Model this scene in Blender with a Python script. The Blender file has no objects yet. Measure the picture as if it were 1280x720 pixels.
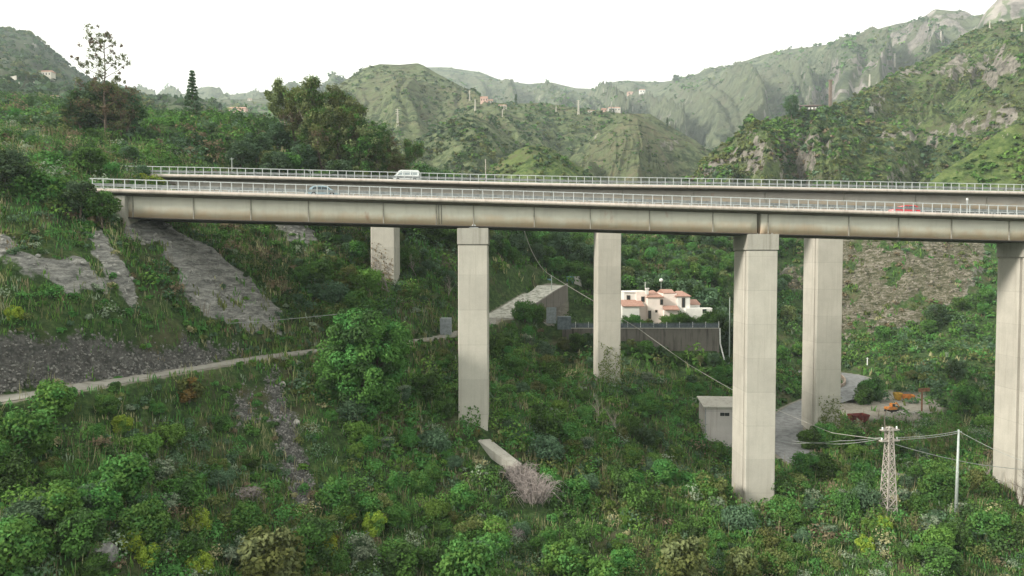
import bpy, bmesh, math, random
import numpy as np
from mathutils import Vector, Matrix
from mathutils.bvhtree import BVHTree

random.seed(7)
RNG = np.random.default_rng(11)
SC = bpy.context.scene
COL = SC.collection
R = math.radians

# ------------------------------------------------------------------ camera
CZ = 40.0            # the drone hovers 40 m above the datum
FPX = 870.0          # focal length in pixels of a 1280 px wide frame
PITCH = math.atan(30.0 / FPX)
cam_d = bpy.data.cameras.new('camera')
cam_d.sensor_width = 36.0
cam_d.lens = FPX / 1280.0 * 36.0
cam_d.clip_start = 0.5
cam_d.clip_end = 20000.0
cam = bpy.data.objects.new('camera', cam_d)
COL.objects.link(cam)
cam.location = (0, 0, CZ)
cam.rotation_euler = (math.pi / 2 - PITCH, 0, 0)
SC.camera = cam

# ------------------------------------------------------------------ world, sun, exposure
SUN_DIR = Vector((-0.82, -0.34, 0.46)).normalized()
world = bpy.data.worlds.new('World')
SC.world = world
world.use_nodes = True
wn, wl = world.node_tree.nodes, world.node_tree.links
wn.clear()
w_out = wn.new('ShaderNodeOutputWorld')
w_bg = wn.new('ShaderNodeBackground')
w_mix = wn.new('ShaderNodeMixRGB')
w_sky = wn.new('ShaderNodeTexSky')
w_sky.sky_type = 'NISHITA'
w_sky.sun_disc = False
w_sky.sun_elevation = math.asin(SUN_DIR.z)
w_sky.sun_rotation = math.atan2(SUN_DIR.x, SUN_DIR.y)
w_sky.air_density = 1.0
w_sky.dust_density = 4.0
w_mix.inputs[0].default_value = 0.90           # thin bright overcast in front of the blue
w_mix.inputs[2].default_value = (11.0, 10.8, 9.5, 1)
wl.new(w_sky.outputs[0], w_mix.inputs[1])
wl.new(w_mix.outputs[0], w_bg.inputs[0])
w_bg.inputs[1].default_value = 0.094
wl.new(w_bg.outputs[0], w_out.inputs[0])

sun_d = bpy.data.lights.new('sun', 'SUN')
sun_d.energy = 3.6
sun_d.angle = R(10)
sun_d.color = (1.0, 0.93, 0.81)
sun = bpy.data.objects.new('sun', sun_d)
COL.objects.link(sun)
sun.location = (-80, 0, 160)
sun.rotation_euler = SUN_DIR.to_track_quat('Z', 'Y').to_euler()

SC.view_settings.view_transform = 'Standard'
SC.view_settings.look = 'None'
SC.view_settings.exposure = 0.74
SC.view_settings.gamma = 1.0
SC.view_settings.use_curve_mapping = False
HAZE = 0.00016
SC.cycles.volume_bounces = 2
SC.cycles.max_bounces = 6
SC.cycles.transparent_max_bounces = 8

# ------------------------------------------------------------------ geometry of the view
_cp, _sp = math.cos(PITCH), math.sin(PITCH)

def W(px, py, Y):
    """world point seen at photo pixel px,py at distance Y ahead of the drone"""
    u = (px - 640.0) / FPX
    v = (360.0 - py) / FPX
    dy = _cp + v * _sp
    dz = -_sp + v * _cp
    k = Y / dy
    return Vector((u * k, Y, CZ + dz * k))

def Wn(px, py, Y):
    u = (px - 640.0) / FPX
    v = (360.0 - py) / FPX
    k = Y / (_cp + v * _sp)
    return u * k, Y + 0 * k, CZ + (-_sp + v * _cp) * k

def proj(x, y, z):
    zz = z - CZ
    d = y * _cp - zz * _sp
    d = np.maximum(d, 0.1)
    return 640 + FPX * x / d, 360 - FPX * (y * _sp + zz * _cp) / d

# ------------------------------------------------------------------ object helpers
def tag(o, label=None, cat=None, group=None, kind=None):
    if label: o['label'] = label
    if cat: o['category'] = cat
    if group: o['group'] = group
    if kind: o['kind'] = kind
    return o

def empty(name, loc=(0, 0, 0), rz=0.0, label=None, cat=None, group=None):
    o = bpy.data.objects.new(name, None)
    COL.objects.link(o)
    o.location = loc
    o.rotation_euler = (0, 0, rz)
    o.empty_display_size = 0.5
    return tag(o, label, cat, group)

def link_mesh(name, me, parent=None):
    o = bpy.data.objects.new(name, me)
    COL.objects.link(o)
    if parent: o.parent = parent
    return o

def np_mesh(name, V, F, mat=None, attrs=None, col=None, smooth=False):
    """V Nx3, F MxK index array; attrs: dict name -> float per vertex; col: Nx3 per vertex"""
    me = bpy.data.meshes.new(name)
    V = np.asarray(V, dtype=np.float32); F = np.asarray(F, dtype=np.int32)
    k = F.shape[1]
    me.vertices.add(len(V)); me.vertices.foreach_set('co', V.ravel())
    me.loops.add(F.size); me.loops.foreach_set('vertex_index', F.ravel())
    me.polygons.add(len(F))
    me.polygons.foreach_set('loop_start', np.arange(0, F.size, k, dtype=np.int32))
    if smooth:
        me.polygons.foreach_set('use_smooth', np.ones(len(F), dtype=bool))
    for a, arr in (attrs or {}).items():
        at = me.attributes.new(a, 'FLOAT', 'POINT')
        at.data.foreach_set('value', np.asarray(arr, dtype=np.float32).ravel())
    if col is not None:
        at = me.attributes.new('tint', 'FLOAT_COLOR', 'POINT')
        c4 = np.ones((len(V), 4), dtype=np.float32); c4[:, :3] = col
        at.data.foreach_set('color', c4.ravel())
    me.update(calc_edges=True)
    if mat: me.materials.append(mat)
    return me

class MB:
    """collects simple solids and builds one mesh"""
    def __init__(s): s.v = []; s.f = []
    def add(s, vs, fs):
        b = len(s.v); s.v += [tuple(v) for v in vs]; s.f += [tuple(i + b for i in f) for f in fs]
    def box(s, x0, x1, y0, y1, z0, z1):
        s.add([(x0,y0,z0),(x1,y0,z0),(x1,y1,z0),(x0,y1,z0),(x0,y0,z1),(x1,y0,z1),(x1,y1,z1),(x0,y1,z1)],
              [(3,2,1,0),(4,5,6,7),(0,1,5,4),(1,2,6,5),(2,3,7,6),(3,0,4,7)]); return s
    def bar(s, p, q, w, h=None):
        p, q = Vector(p), Vector(q); h = h or w
        d = (q - p); L = d.length
        if L < 1e-6: return s
        d.normalize()
        up = Vector((0,0,1)) if abs(d.z) < 0.95 else Vector((1,0,0))
        a = d.cross(up).normalized() * w / 2; b = a.cross(d).normalized() * h / 2
        vs = [p-a-b, p+a-b, p+a+b, p-a+b, q-a-b, q+a-b, q+a+b, q-a+b]
        s.add(vs, [(3,2,1,0),(4,5,6,7),(0,1,5,4),(1,2,6,5),(2,3,7,6),(3,0,4,7)]); return s
    def tube(s, pts, rads, n=7, cap=True):
        pts = [Vector(p) for p in pts]
        rings = []
        ref = Vector((0.3, 0.9, 0.2)).normalized()
        for i, p in enumerate(pts):
            d = (pts[min(i+1, len(pts)-1)] - pts[max(i-1, 0)]).normalized()
            a = d.cross(ref)
            if a.length < 1e-3: a = d.cross(Vector((1,0,0)))
            a.normalize(); b = d.cross(a)
            r = rads[i] if hasattr(rads, '__len__') else rads
            rings.append([p + (a*math.cos(t*2*math.pi/n) + b*math.sin(t*2*math.pi/n))*r for t in range(n)])
        vs = [v for r_ in rings for v in r_]; fs = []
        for i in range(len(pts)-1):
            for j in range(n):
                k = (j+1) % n
                fs.append((i*n+j, i*n+k, (i+1)*n+k, (i+1)*n+j))
        if cap:
            fs.append(tuple(reversed(range(n)))); fs.append(tuple((len(pts)-1)*n + j for j in range(n)))
        s.add(vs, fs); return s
    def prism(s, poly, axis, a0, a1):
        """extrude a 2-D polygon along an axis ('x','y','z')"""
        n = len(poly)
        def P(u, v, a): return {'x': (a,u,v), 'y': (u,a,v), 'z': (u,v,a)}[axis]
        vs = [P(u,v,a0) for u,v in poly] + [P(u,v,a1) for u,v in poly]
        fs = [tuple(range(n)), tuple(reversed(range(n, 2*n)))]
        for i in range(n):
            j = (i+1) % n; fs.append((i, i+n, j+n, j))
        s.add(vs, fs); return s
    def mesh(s, name, mat=None, smooth=False, bevel=0):
        me = bpy.data.meshes.new(name)
        me.from_pydata(s.v, [], s.f); me.update()
        bm = bmesh.new(); bm.from_mesh(me)
        bmesh.ops.recalc_face_normals(bm, faces=bm.faces)
        if bevel:
            es = [e for e in bm.edges if len(e.link_faces) == 2 and e.calc_face_angle(0) > 0.5]
            bmesh.ops.bevel(bm, geom=es, offset=bevel, segments=2, affect='EDGES', clamp_overlap=True)
        bm.to_mesh(me); bm.free()
        if smooth:
            for p in me.polygons: p.use_smooth = True
        if mat: me.materials.append(mat)
        return me
    def build(s, name, mat=None, parent=None, smooth=False, bevel=0):
        return link_mesh(name, s.mesh(name, mat, smooth, bevel), parent)

def copy_tree(o, parent=None):
    c = o.copy(); COL.objects.link(c)
    if parent:
        c.parent = parent
    for ch in list(o.children):
        copy_tree(ch, c)
    return c

# ------------------------------------------------------------------ noise
def _hash(ix, iy, seed):
    h = (ix.astype(np.int64) * 374761393 + iy.astype(np.int64) * 668265263 + seed * 974711) & 0xffffffff
    h = ((h ^ (h >> 13)) * 1274126177) & 0xffffffff
    return ((h ^ (h >> 16)) & 0xffff) / 65535.0

def vnoise(x, y, seed=0):
    ix, iy = np.floor(x), np.floor(y)
    fx, fy = x - ix, y - iy
    fx = fx*fx*fx*(fx*(fx*6-15)+10); fy = fy*fy*fy*(fy*(fy*6-15)+10)
    a = _hash(ix, iy, seed); b = _hash(ix+1, iy, seed); c = _hash(ix, iy+1, seed); d = _hash(ix+1, iy+1, seed)
    return (a*(1-fx)+b*fx)*(1-fy) + (c*(1-fx)+d*fx)*fy

def fbm(x, y, octv=4, seed=0, gain=0.5):
    s = 0; a = 1; t = 0
    for o in range(octv):
        s = s + a * vnoise(x * 2**o + 17.3*o, y * 2**o - 9.1*o, seed + o); t += a; a *= gain
    return s / t

def ridged(x, y, octv=4, seed=0):
    s = 0; a = 1; t = 0
    for o in range(octv):
        s = s + a * (1 - np.abs(2*vnoise(x*2**o + 3.7*o, y*2**o + 5.1*o, seed+o) - 1)); t += a; a *= 0.5
    return s / t

def in_poly(px, py, poly):
    r = np.zeros(px.shape, dtype=bool); n = len(poly); j = n-1
    for i in range(n):
        xi, yi = poly[i]; xj, yj = poly[j]
        c = ((yi > py) != (yj > py)) & (px < (xj-xi)*(py-yi)/((yj-yi) if yj != yi else 1e-9)+xi)
        r ^= c; j = i
    return r

def sstep(a, b, x):
    t = np.clip((x-a)/(b-a), 0, 1); return t*t*(3-2*t)

# ------------------------------------------------------------------ material helpers
def new_mat(name):
    m = bpy.data.materials.new(name); m.use_nodes = True
    nt = m.node_tree; nt.nodes.clear()
    return m, nt.nodes, nt.links

def bsdf(nodes, links, rough=0.9, spec=0.2, metal=0.0):
    o = nodes.new('ShaderNodeOutputMaterial'); b = nodes.new('ShaderNodeBsdfPrincipled')
    b.inputs['Roughness'].default_value = rough
    b.inputs['Specular IOR Level'].default_value = spec
    b.inputs['Metallic'].default_value = metal
    links.new(b.outputs[0], o.inputs[0])
    return b

def N_noise(nodes, links, scale, detail=5, rough=0.55, vec=None, dist=0):
    n = nodes.new('ShaderNodeTexNoise')
    n.inputs['Scale'].default_value = scale; n.inputs['Detail'].default_value = detail
    n.inputs['Roughness'].default_value = rough; n.inputs['Distortion'].default_value = dist
    if vec is not None: links.new(vec, n.inputs['Vector'])
    return n.outputs['Fac']

def N_ramp(nodes, links, fac, stops):
    r = nodes.new('ShaderNodeValToRGB')
    el = r.color_ramp.elements
    while len(el) > len(stops): el.remove(el[-1])
    while len(el) < len(stops): el.new(1.0)
    for e, (p, c) in zip(el, stops):
        e.position = p
        e.color = (c, c, c, 1) if not hasattr(c, '__len__') else (c[0], c[1], c[2], 1)
    links.new(fac, r.inputs[0]); return r.outputs[0]

def N_mix(nodes, links, fac, a, b, blend='MIX'):
    m = nodes.new('ShaderNodeMixRGB'); m.blend_type = blend
    for i, v in ((0, fac), (1, a), (2, b)):
        if hasattr(v, 'is_linked') or isinstance(v, bpy.types.NodeSocket): links.new(v, m.inputs[i])
        elif i == 0: m.inputs[0].default_value = v
        else: m.inputs[i].default_value = (v[0], v[1], v[2], 1)
    return m.outputs[0]

def N_math(nodes, links, op, a, b=None, clamp=False):
    m = nodes.new('ShaderNodeMath'); m.operation = op; m.use_clamp = clamp
    for i, v in ((0, a), (1, b)):
        if v is None: continue
        if isinstance(v, bpy.types.NodeSocket): links.new(v, m.inputs[i])
        else: m.inputs[i].default_value = v
    return m.outputs[0]

def N_attr(nodes, name, out='Fac'):
    a = nodes.new('ShaderNodeAttribute'); a.attribute_name = name; return a.outputs[out]

def N_bump(nodes, links, h, b, strength=0.5, dist=0.3):
    n = nodes.new('ShaderNodeBump'); n.inputs['Strength'].default_value = strength
    n.inputs['Distance'].default_value = dist
    links.new(h, n.inputs['Height']); links.new(n.outputs[0], b.inputs['Normal'])

def N_map(nodes, links, scale=(1,1,1), src='Object'):
    t = nodes.new('ShaderNodeTexCoord'); m = nodes.new('ShaderNodeMapping')
    m.inputs['Scale'].default_value = scale
    links.new(t.outputs[src], m.inputs[0]); return m.outputs[0]

def simple_mat(name, c, rough=0.8, spec=0.3, metal=0.0, var=0.15, scale=3.0, c2=None):
    """a paint / plastic / metal with small procedural variation of its own"""
    m, n, l = new_mat(name); b = bsdf(n, l, rough, spec, metal)
    f = N_noise(n, l, scale, 6, 0.65, N_map(n, l))
    d = c2 or tuple(x*(1-2*var) for x in c)
    g = tuple(min(1, x*(1+var)) for x in c)
    l.new(N_ramp(n, l, f, [(0.3, d), (0.55, c), (0.75, g)]), b.inputs['Base Color'])
    return m
# ================================================================== THE GROUND
# control points: photo pixel and distance, fitted with a thin-plate spline
CTRL = [
 (0,720,47),(320,720,57),(640,720,69),(960,720,76),(1280,720,81),(1500,720,84),
 (0,600,54),(200,600,63),(320,600,71),(480,600,80),(640,578,92),(760,640,87),(850,600,100),
 (120,560,60),(400,520,81),(480,500,92),
 (572,516,96),(609,537,96),(590,490,103),
 (945,630,97),(918,612,103),(1100,645,90),(1195,640,92),(1265,645,99),(1400,650,99),
 (0,500,61),(100,485,67),(200,468,75.6),(330,447,89),(400,438,96.6),(470,432,102),(520,427,108),(560,420,116),
 (0,440,63.5),(0,400,66),(60,360,72),(0,310,73),(70,300,80),(120,330,80),(170,420,78),(250,430,84),(330,430,92),
 (130,275,90),(150,268,93),(0,245,84),(60,235,92),(112,232,95),(0,190,105),(60,185,115),
 (160,215,121),(200,225,122),(250,250,119),(200,285,98),(250,320,98),(300,355,99),(345,405,100),(380,420,100),
 (330,300,115),(380,330,112),(420,380,108),(480,358,121),(500,330,130),(540,370,126),(560,395,124),
 (330,235,135),(450,235,145),(540,270,150),(600,290,160),
 (0,150,165),(70,150,170),(140,152,170),(200,148,178),(260,155,180),(330,150,175),(400,180,165),(430,205,165),(520,222,165),(600,250,172),
 (620,395,141),(650,378,150),(690,358,160),(715,362,158),(640,330,166),(640,295,190),(720,300,195),
 (655,400,141),(700,401,144),(710,440,132),(640,470,118),(740,478,121),(757,485,120),(700,520,108),
 (830,445,143),(830,480,132),(800,530,115),(860,540,118),(900,560,118),
 (975,560,118),(985,525,132),(1020,505,143),(1060,495,150),(1085,482,160),(1040,467,176),(1000,468,176),(1000,578,112),
 (1100,517,141),(1130,505,148),(1110,495,156),
 (1060,590,108),(1160,598,105),(1260,606,103),(1150,565,116),(1240,560,120),(1020,540,125),
 (1200,490,150),(1200,450,170),(1150,430,195),(1100,430,195),(1080,445,185),(1300,480,160),(1400,480,160),
 (1150,400,205),(1150,340,225),(1150,300,240),(1060,300,245),(1060,380,225),(990,340,240),(990,400,215),(960,440,190),
 (1225,320,235),(1280,300,240),(1280,380,200),(1400,330,230),
 (860,400,175),(760,380,170),(800,340,200),(880,350,205),(940,350,215),(760,320,205),(800,300,235),(880,290,245),(940,290,250),
 (700,290,225),(640,280,215),
]
EXTRA = [ # (X, Y, z) hidden or out-of-frame ground
 (0,20,-2),(-40,15,8),(-80,35,36),(-110,60,45),(60,20,-1),(130,30,2),(200,60,3),(30,45,2),(-20,40,9),
 (-60,25,22),(200,100,8),(220,160,22),(230,240,50),(-150,100,62),(-170,160,80),(-200,240,100),(-100,240,88),(-30,240,72),(30,290,60),(120,290,60),(200,290,70),
 (-140,300,100),(-60,200,74),(0,10,-3)]
cp_xyz = np.array([tuple(W(*c)) for c in CTRL] + EXTRA)

def tps_fit(P, z, lam=6.0):
    n = len(P); s = 50.0; Q = P/s
    d = np.sqrt(((Q[:,None]-Q[None])**2).sum(-1)); K = np.where(d > 0, d*d*np.log(d+1e-12), 0)
    A = np.zeros((n+3, n+3)); A[:n,:n] = K + lam*1e-3*np.eye(n); A[:n,n] = 1; A[:n,n+1:] = Q; A[n,:n] = 1; A[n+1:,:n] = Q.T
    sol = np.linalg.solve(A, np.concatenate([z, [0,0,0]]))
    def f(x, y):
        sh = x.shape; x = x.ravel()/s; y = y.ravel()/s; out = np.zeros(len(x))
        for a in range(0, len(x), 20000):
            xx, yy = x[a:a+20000], y[a:a+20000]
            dd = np.sqrt((xx[:,None]-Q[None,:,0])**2 + (yy[:,None]-Q[None,:,1])**2)
            k = np.where(dd > 0, dd*dd*np.log(dd+1e-12), 0)
            out[a:a+20000] = k @ sol[:n] + sol[n] + sol[n+1]*xx + sol[n+2]*yy
        return out.reshape(sh)
    return f
TPS = tps_fit(cp_xyz[:, :2], cp_xyz[:, 2])

def seg_dist(x, y, pts):
    """distance to polyline and z of its nearest point"""
    best = np.full(x.shape, 1e9); zz = np.zeros(x.shape)
    for p, q in zip(pts[:-1], pts[1:]):
        dx, dy = q[0]-p[0], q[1]-p[1]; L = dx*dx+dy*dy
        t = np.clip(((x-p[0])*dx + (y-p[1])*dy)/L, 0, 1)
        d = np.hypot(x-p[0]-t*dx, y-p[1]-t*dy)
        z = p[2] + t*(q[2]-p[2]); m = d < best
        best = np.where(m, d, best); zz = np.where(m, z, zz)
    return best, zz

def smooth_line(pts, n=4):
    pts = [Vector(p) for p in pts]; out = []
    for i in range(len(pts)-1):
        p0 = pts[max(i-1,0)]; p1 = pts[i]; p2 = pts[i+1]; p3 = pts[min(i+2,len(pts)-1)]
        for k in range(n):
            t = k/n
            out.append(0.5*((2*p1)+(p2-p0)*t+(2*p0-5*p1+4*p2-p3)*t*t+(3*p1-p0-3*p2+p3)*t**3))
    out.append(pts[-1]); return out

TRACK = smooth_line([W(-120,520,56), W(0,500,61), W(100,485,67), W(200,468,75.6), W(330,447,89), W(400,438,96.6), W(470,431,102), W(520,426,108), W(560,420,116), W(600,408,128), W(622,398,139)])
SWITCH = smooth_line([W(622,398,139), W(646,384,147), W(668,370,154), W(686,359,160), W(690,355,166)])
ROAD = smooth_line([W(1008,578,112), W(986,560,118), W(982,530,130), W(1010,507,143), W(1056,492,152), W(1076,482,160), W(1066,471,171), W(1035,467,177), W(985,466,180), W(940,462,184)])
LANE = smooth_line([W(1420,612,102), W(1260,606,103), W(1160,598,105), W(1070,588,109), W(1008,578,112)])
TERR = dict(x0=W(690,411,146).x, x1=W(899,411,146).x, y0=146.0, y1=163.0, z=W(800,411,146).z)   # house terrace

GX0, GX1, GY0, GY1, GS = -210.0, 245.0, 6.0, 300.0, 0.9
gx = np.arange(GX0, GX1, GS); gy = np.arange(GY0, GY1, GS)
GXX, GYY = np.meshgrid(gx, gy)
GZ = TPS(GXX, GYY)
d_tr, z_tr = seg_dist(GXX, GYY, TRACK)
d_sw, z_sw = seg_dist(GXX, GYY, SWITCH)
d_rd, z_rd = seg_dist(GXX, GYY, ROAD)
d_ln, z_ln = seg_dist(GXX, GYY, LANE)
# bumps and gullies
near_road = np.minimum(np.minimum(d_tr, d_sw), np.minimum(d_rd, d_ln))
amp = sstep(1.5, 9, near_road)
nb = (fbm(GXX/11, GYY/11, 4, 3) - 0.5)*3.4 + (fbm(GXX/3.1, GYY/3.1, 3, 8) - 0.5)*0.9
GZ = GZ + nb*amp
def flatten(Z, d, z, w, b):
    k = 1 - sstep(w, w+b, d); return Z*(1-k) + z*k
GZ = flatten(GZ, d_tr, z_tr, 2.1, 2.6)
GZ = flatten(GZ, d_sw, z_sw, 3.6, 3.0)
GZ = flatten(GZ, d_rd, z_rd, 3.6, 3.5)
GZ = flatten(GZ, d_ln, z_ln, 1.8, 3.0)
YARD = [W(1056,512,138), W(1075,498,150), W(1100,491,157), W(1150,494,154), W(1165,512,144), W(1130,524,136), W(1085,524,136)]
yard_in = in_poly(GXX, GYY, [(p.x, p.y) for p in YARD])
yz = np.mean([p.z for p in YARD])
yd, _ = seg_dist(GXX, GYY, [(p.x,p.y,p.z) for p in YARD+[YARD[0]]])
ky = np.where(yard_in, 1.0, 1 - sstep(0, 5, yd)); GZ = GZ*(1-ky) + (yz+0.08*nb)*ky
# house terrace, held by the retaining wall
T = TERR
inx = sstep(T['x0']-6, T['x0'], GXX)*(1-sstep(T['x1']-0.2, T['x1']+0.8, GXX))
iny = (GYY > T['y0']+0.45)*(1-sstep(T['y1'], T['y1']+7, GYY))
kt = inx*iny; GZ = GZ*(1-kt) + T['z']*kt
below = inx*(GYY <= T['y0']+0.45)*(GYY > 134)
lim_ = T['z']-4.3-np.clip(T['y0']-GYY, 0, 30)*0.5
kb = inx*(GYY <= T['y0']+0.45)*sstep(122, 134, GYY)
GZ = GZ*(1-kb) + np.maximum(np.minimum(GZ, T['z']-2.4-(T['y0']-GYY)*0.35), lim_)*kb

PXX, PYY = proj(GXX, GYY, GZ)
def paint(poly, y0, y1, fuzz=14, fs=4.0, seed=5):
    """1 inside a patch of ground (with a ragged edge)"""
    jx = (fbm(GXX/fs, GYY/fs, 4, seed) - 0.5)*2*fuzz; jy = (fbm(GXX/fs+40, GYY/fs, 4, seed+3) - 0.5)*2*fuzz
    return (in_poly(PXX+jx, PYY+jy, poly) & (GYY > y0) & (GYY < y1)).astype(float)
def soften(a, n=1):
    for _ in range(n):
        b = np.pad(a, 1, mode='edge'); a = (b[:-2,1:-1]+b[2:,1:-1]+b[1:-1,:-2]+b[1:-1,2:]+2*b[1:-1,1:-1])/6
    return a
rock = paint([(-80,300),(30,302),(75,296),(115,330),(150,388),(118,384),(60,350),(0,330),(-80,330)], 55, 100)*sstep(0.33, 0.45, fbm(GXX/4, GYY/4, 4, 61))
rock = np.maximum(rock, paint([(148,272),(190,272),(255,308),(312,350),(356,398),(352,416),(288,408),(240,386),(222,345),(195,305),(160,306)], 75, 112, 7))
rock = np.maximum(rock, paint([(112,285),(132,290),(162,350),(176,392),(150,374),(122,330)], 60, 100, 8))
rock = np.maximum(rock, paint([(340,278),(375,280),(400,300),(372,305),(345,292)], 100, 135, 5))
scree = paint([(-80,415),(40,425),(120,430),(230,425),(330,436),(205,462),(100,480),(-80,500)], 55, 96, 13)
scree = np.maximum(scree, 0.85*paint([(328,466),(348,466),(366,520),(380,570),(400,626),(370,626),(350,575),(338,525)], 60, 95, 5, 3))
scree = np.maximum(scree, 0.85*paint([(290,500),(315,480),(322,520),(300,540)], 60, 95, 7, 3))
cliff = paint([(1040,285),(1226,290),(1234,325),(1218,362),(1192,380),(1140,404),(1105,420),(1060,432),(1040,380)], 175, 275, 9, 7)
cliff = np.maximum(cliff, paint([(970,340),(1010,335),(1010,362),(985,362)], 175, 275, 6, 6))
dirt = np.maximum(np.maximum(1-sstep(1.6, 2.6, d_tr), np.maximum(1-sstep(3.3, 4.2, d_rd), 1-sstep(1.2, 1.9, d_ln))), np.maximum(ky*0.9*(yd > -1), 1-sstep(3.4, 4.4, d_sw)))
f1 = fbm(GXX/5.5, GYY/5.5, 4, 31)
cl_b = cliff*sstep(0.44, 0.60, f1+0.01)
# rocks stick out and have ledges
GZ = GZ + soften(rock, 1)*((ridged(GXX/3.4+GYY/9, GYY/3.4, 4, 12)-0.45)*2.3)
GZ = GZ + soften(scree, 1)*(fbm(GXX/1.9, GYY/1.9, 3, 14)-0.5)*0.8
GZ = GZ + soften(cliff, 2)*((ridged(GXX/7+GYY/12, GYY/6, 4, 13)-0.5)*6.5 + (fbm(GXX/1.8, GYY/3.0, 3, 17)-0.5)*2.0)
bare = np.clip(np.maximum.reduce([rock*(0.85+0.8*(f1-0.35)), scree*0.95, cl_b, dirt, (kt > 0.5)*(GYY > T['y0'])*0.8]), 0, 1)
rockness = soften(np.maximum.reduce([rock, cliff*0.9*sstep(0.33,0.55,f1+0.1)]), 1)
pad_xy = []

def gz_at(x, y):
    x = np.asarray(x, float); y = np.asarray(y, float)
    fx = np.clip((x-GX0)/GS, 0, len(gx)-1.001); fy = np.clip((y-GY0)/GS, 0, len(gy)-1.001)
    i = fx.astype(int); j = fy.astype(int); fx = fx-i; fy = fy-j
    return (GZ[j,i]*(1-fx)+GZ[j,i+1]*fx)*(1-fy) + (GZ[j+1,i]*(1-fx)+GZ[j+1,i+1]*fx)*fy
def g_look(A, x, y):
    i = np.clip(((np.asarray(x)-GX0)/GS).round().astype(int), 0, len(gx)-1)
    j = np.clip(((np.asarray(y)-GY0)/GS).round().astype(int), 0, len(gy)-1)
    return A[j, i]
def grid_faces(ny, nx):
    a = np.arange(ny*nx).reshape(ny, nx)
    return np.stack([a[:-1,:-1], a[:-1,1:], a[1:,1:], a[1:,:-1]], -1).reshape(-1, 4)

# ---- material of the near ground
def ground_mat():
    m, n, l = new_mat('hillside_soil_grass_rock'); b = bsdf(n, l, 0.95, 0.1)
    v = N_map(n, l)
    n1 = N_noise(n, l, 0.13, 6, 0.6, v); n2 = N_noise(n, l, 1.1, 7, 0.7, v); n3 = N_noise(n, l, 0.35, 5, 0.6, v)
    green = N_ramp(n, l, n2, [(0.30,(0.018,0.030,0.014)),(0.48,(0.035,0.066,0.022)),(0.60,(0.065,0.105,0.034)),(0.75,(0.11,0.12,0.06))])
    green = N_mix(n, l, N_ramp(n, l, n1, [(0.52,0.0),(0.68,0.75)]), green, (0.11,0.092,0.062))
    # rock: pale grey limestone, bedded, with cracks
    vm = n.new('ShaderNodeMapping'); vm.inputs['Scale'].default_value = (0.5,0.5,2.4); vm.inputs['Rotation'].default_value = (0.5,0.35,0)
    tc = n.new('ShaderNodeTexCoord'); l.new(tc.outputs['Object'], vm.inputs[0])
    r1 = N_noise(n, l, 0.9, 8, 0.72, vm.outputs[0], 0.6)
    vo = n.new('ShaderNodeTexVoronoi'); vo.feature = 'DISTANCE_TO_EDGE'; vo.inputs['Scale'].default_value = 0.55
    l.new(vm.outputs[0], vo.inputs['Vector'])
    crack = N_ramp(n, l, vo.outputs['Distance'], [(0.0,0.25),(0.06,1.0)])
    rk = N_ramp(n, l, r1, [(0.32,(0.085,0.085,0.082)),(0.48,(0.235,0.235,0.225)),(0.62,(0.40,0.395,0.37))])
    rk = N_mix(n, l, 0.55, rk, N_ramp(n, l, N_noise(n, l, 3.2, 8, 0.8, vm.outputs[0], 1.5), [(0.38,0.12),(0.56,1.0)]), 'MULTIPLY')
    vd = n.new('ShaderNodeMapping'); vd.inputs['Scale'].default_value = (0.35,1.0,1.6); vd.inputs['Rotation'].default_value = (0,0.55,0); l.new(tc.outputs['Object'], vd.inputs[0])
    cn = N_noise(n, l, 0.9, 9, 0.8, vd.outputs[0], 1.0)
    clc = N_ramp(n, l, cn, [(0.40,(0.030,0.038,0.020)),(0.49,(0.085,0.082,0.05)),(0.56,(0.165,0.152,0.125)),(0.66,(0.34,0.315,0.27))])  # dark end of the ramp also paints in shadow among the rocks
    rk = N_mix(n, l, N_attr(n, 'cliff'), rk, clc)
    # scree: dark gravel with pale stones
    vs = n.new('ShaderNodeTexVoronoi'); vs.inputs['Scale'].default_value = 2.6; vs.inputs['Randomness'].default_value = 1.0; l.new(tc.outputs['Object'], vs.inputs['Vector'])
    sc = N_ramp(n, l, vs.outputs['Distance'], [(0.0,(0.40,0.40,0.38)),(0.20,(0.13,0.132,0.126)),(0.55,(0.05,0.052,0.048))])
    sc2 = N_ramp(n, l, n2, [(0.35,(0.045,0.045,0.045)),(0.6,(0.13,0.125,0.12))])
    sc = N_mix(n, l, N_ramp(n, l, N_noise(n, l, 1.4, 6, 0.8, v), [(0.47,0.9),(0.58,0.1)]), sc, sc2)
    c = N_mix(n, l, N_ramp(n, l, N_math(n, l, 'ADD', N_attr(n, 'scree'), N_math(n, l, 'MULTIPLY', N_math(n, l, 'SUBTRACT', n2, 0.5), 1.6)), [(0.42,0.0),(0.58,1.0)]), green, sc)
    c = N_mix(n, l, N_ramp(n, l, N_math(n, l, 'ADD', N_attr(n, 'rock'), N_math(n, l, 'MULTIPLY', N_math(n, l, 'SUBTRACT', n3, 0.5), 1.5)), [(0.40,0.0),(0.52,1.0)]), c, rk)
    dc = N_ramp(n, l, n2, [(0.3,(0.17,0.155,0.13)),(0.7,(0.30,0.285,0.25))])
    c = N_mix(n, l, N_ramp(n, l, N_attr(n, 'dirt'), [(0.35,0.0),(0.7,1.0)]), c, dc)
    l.new(c, b.inputs['Base Color'])
    N_bump(n, l, N_math(n, l, 'ADD', r1, N_math(n, l, 'MULTIPLY', n2, 0.6)), b, 0.9, 0.5)
    return m

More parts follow.
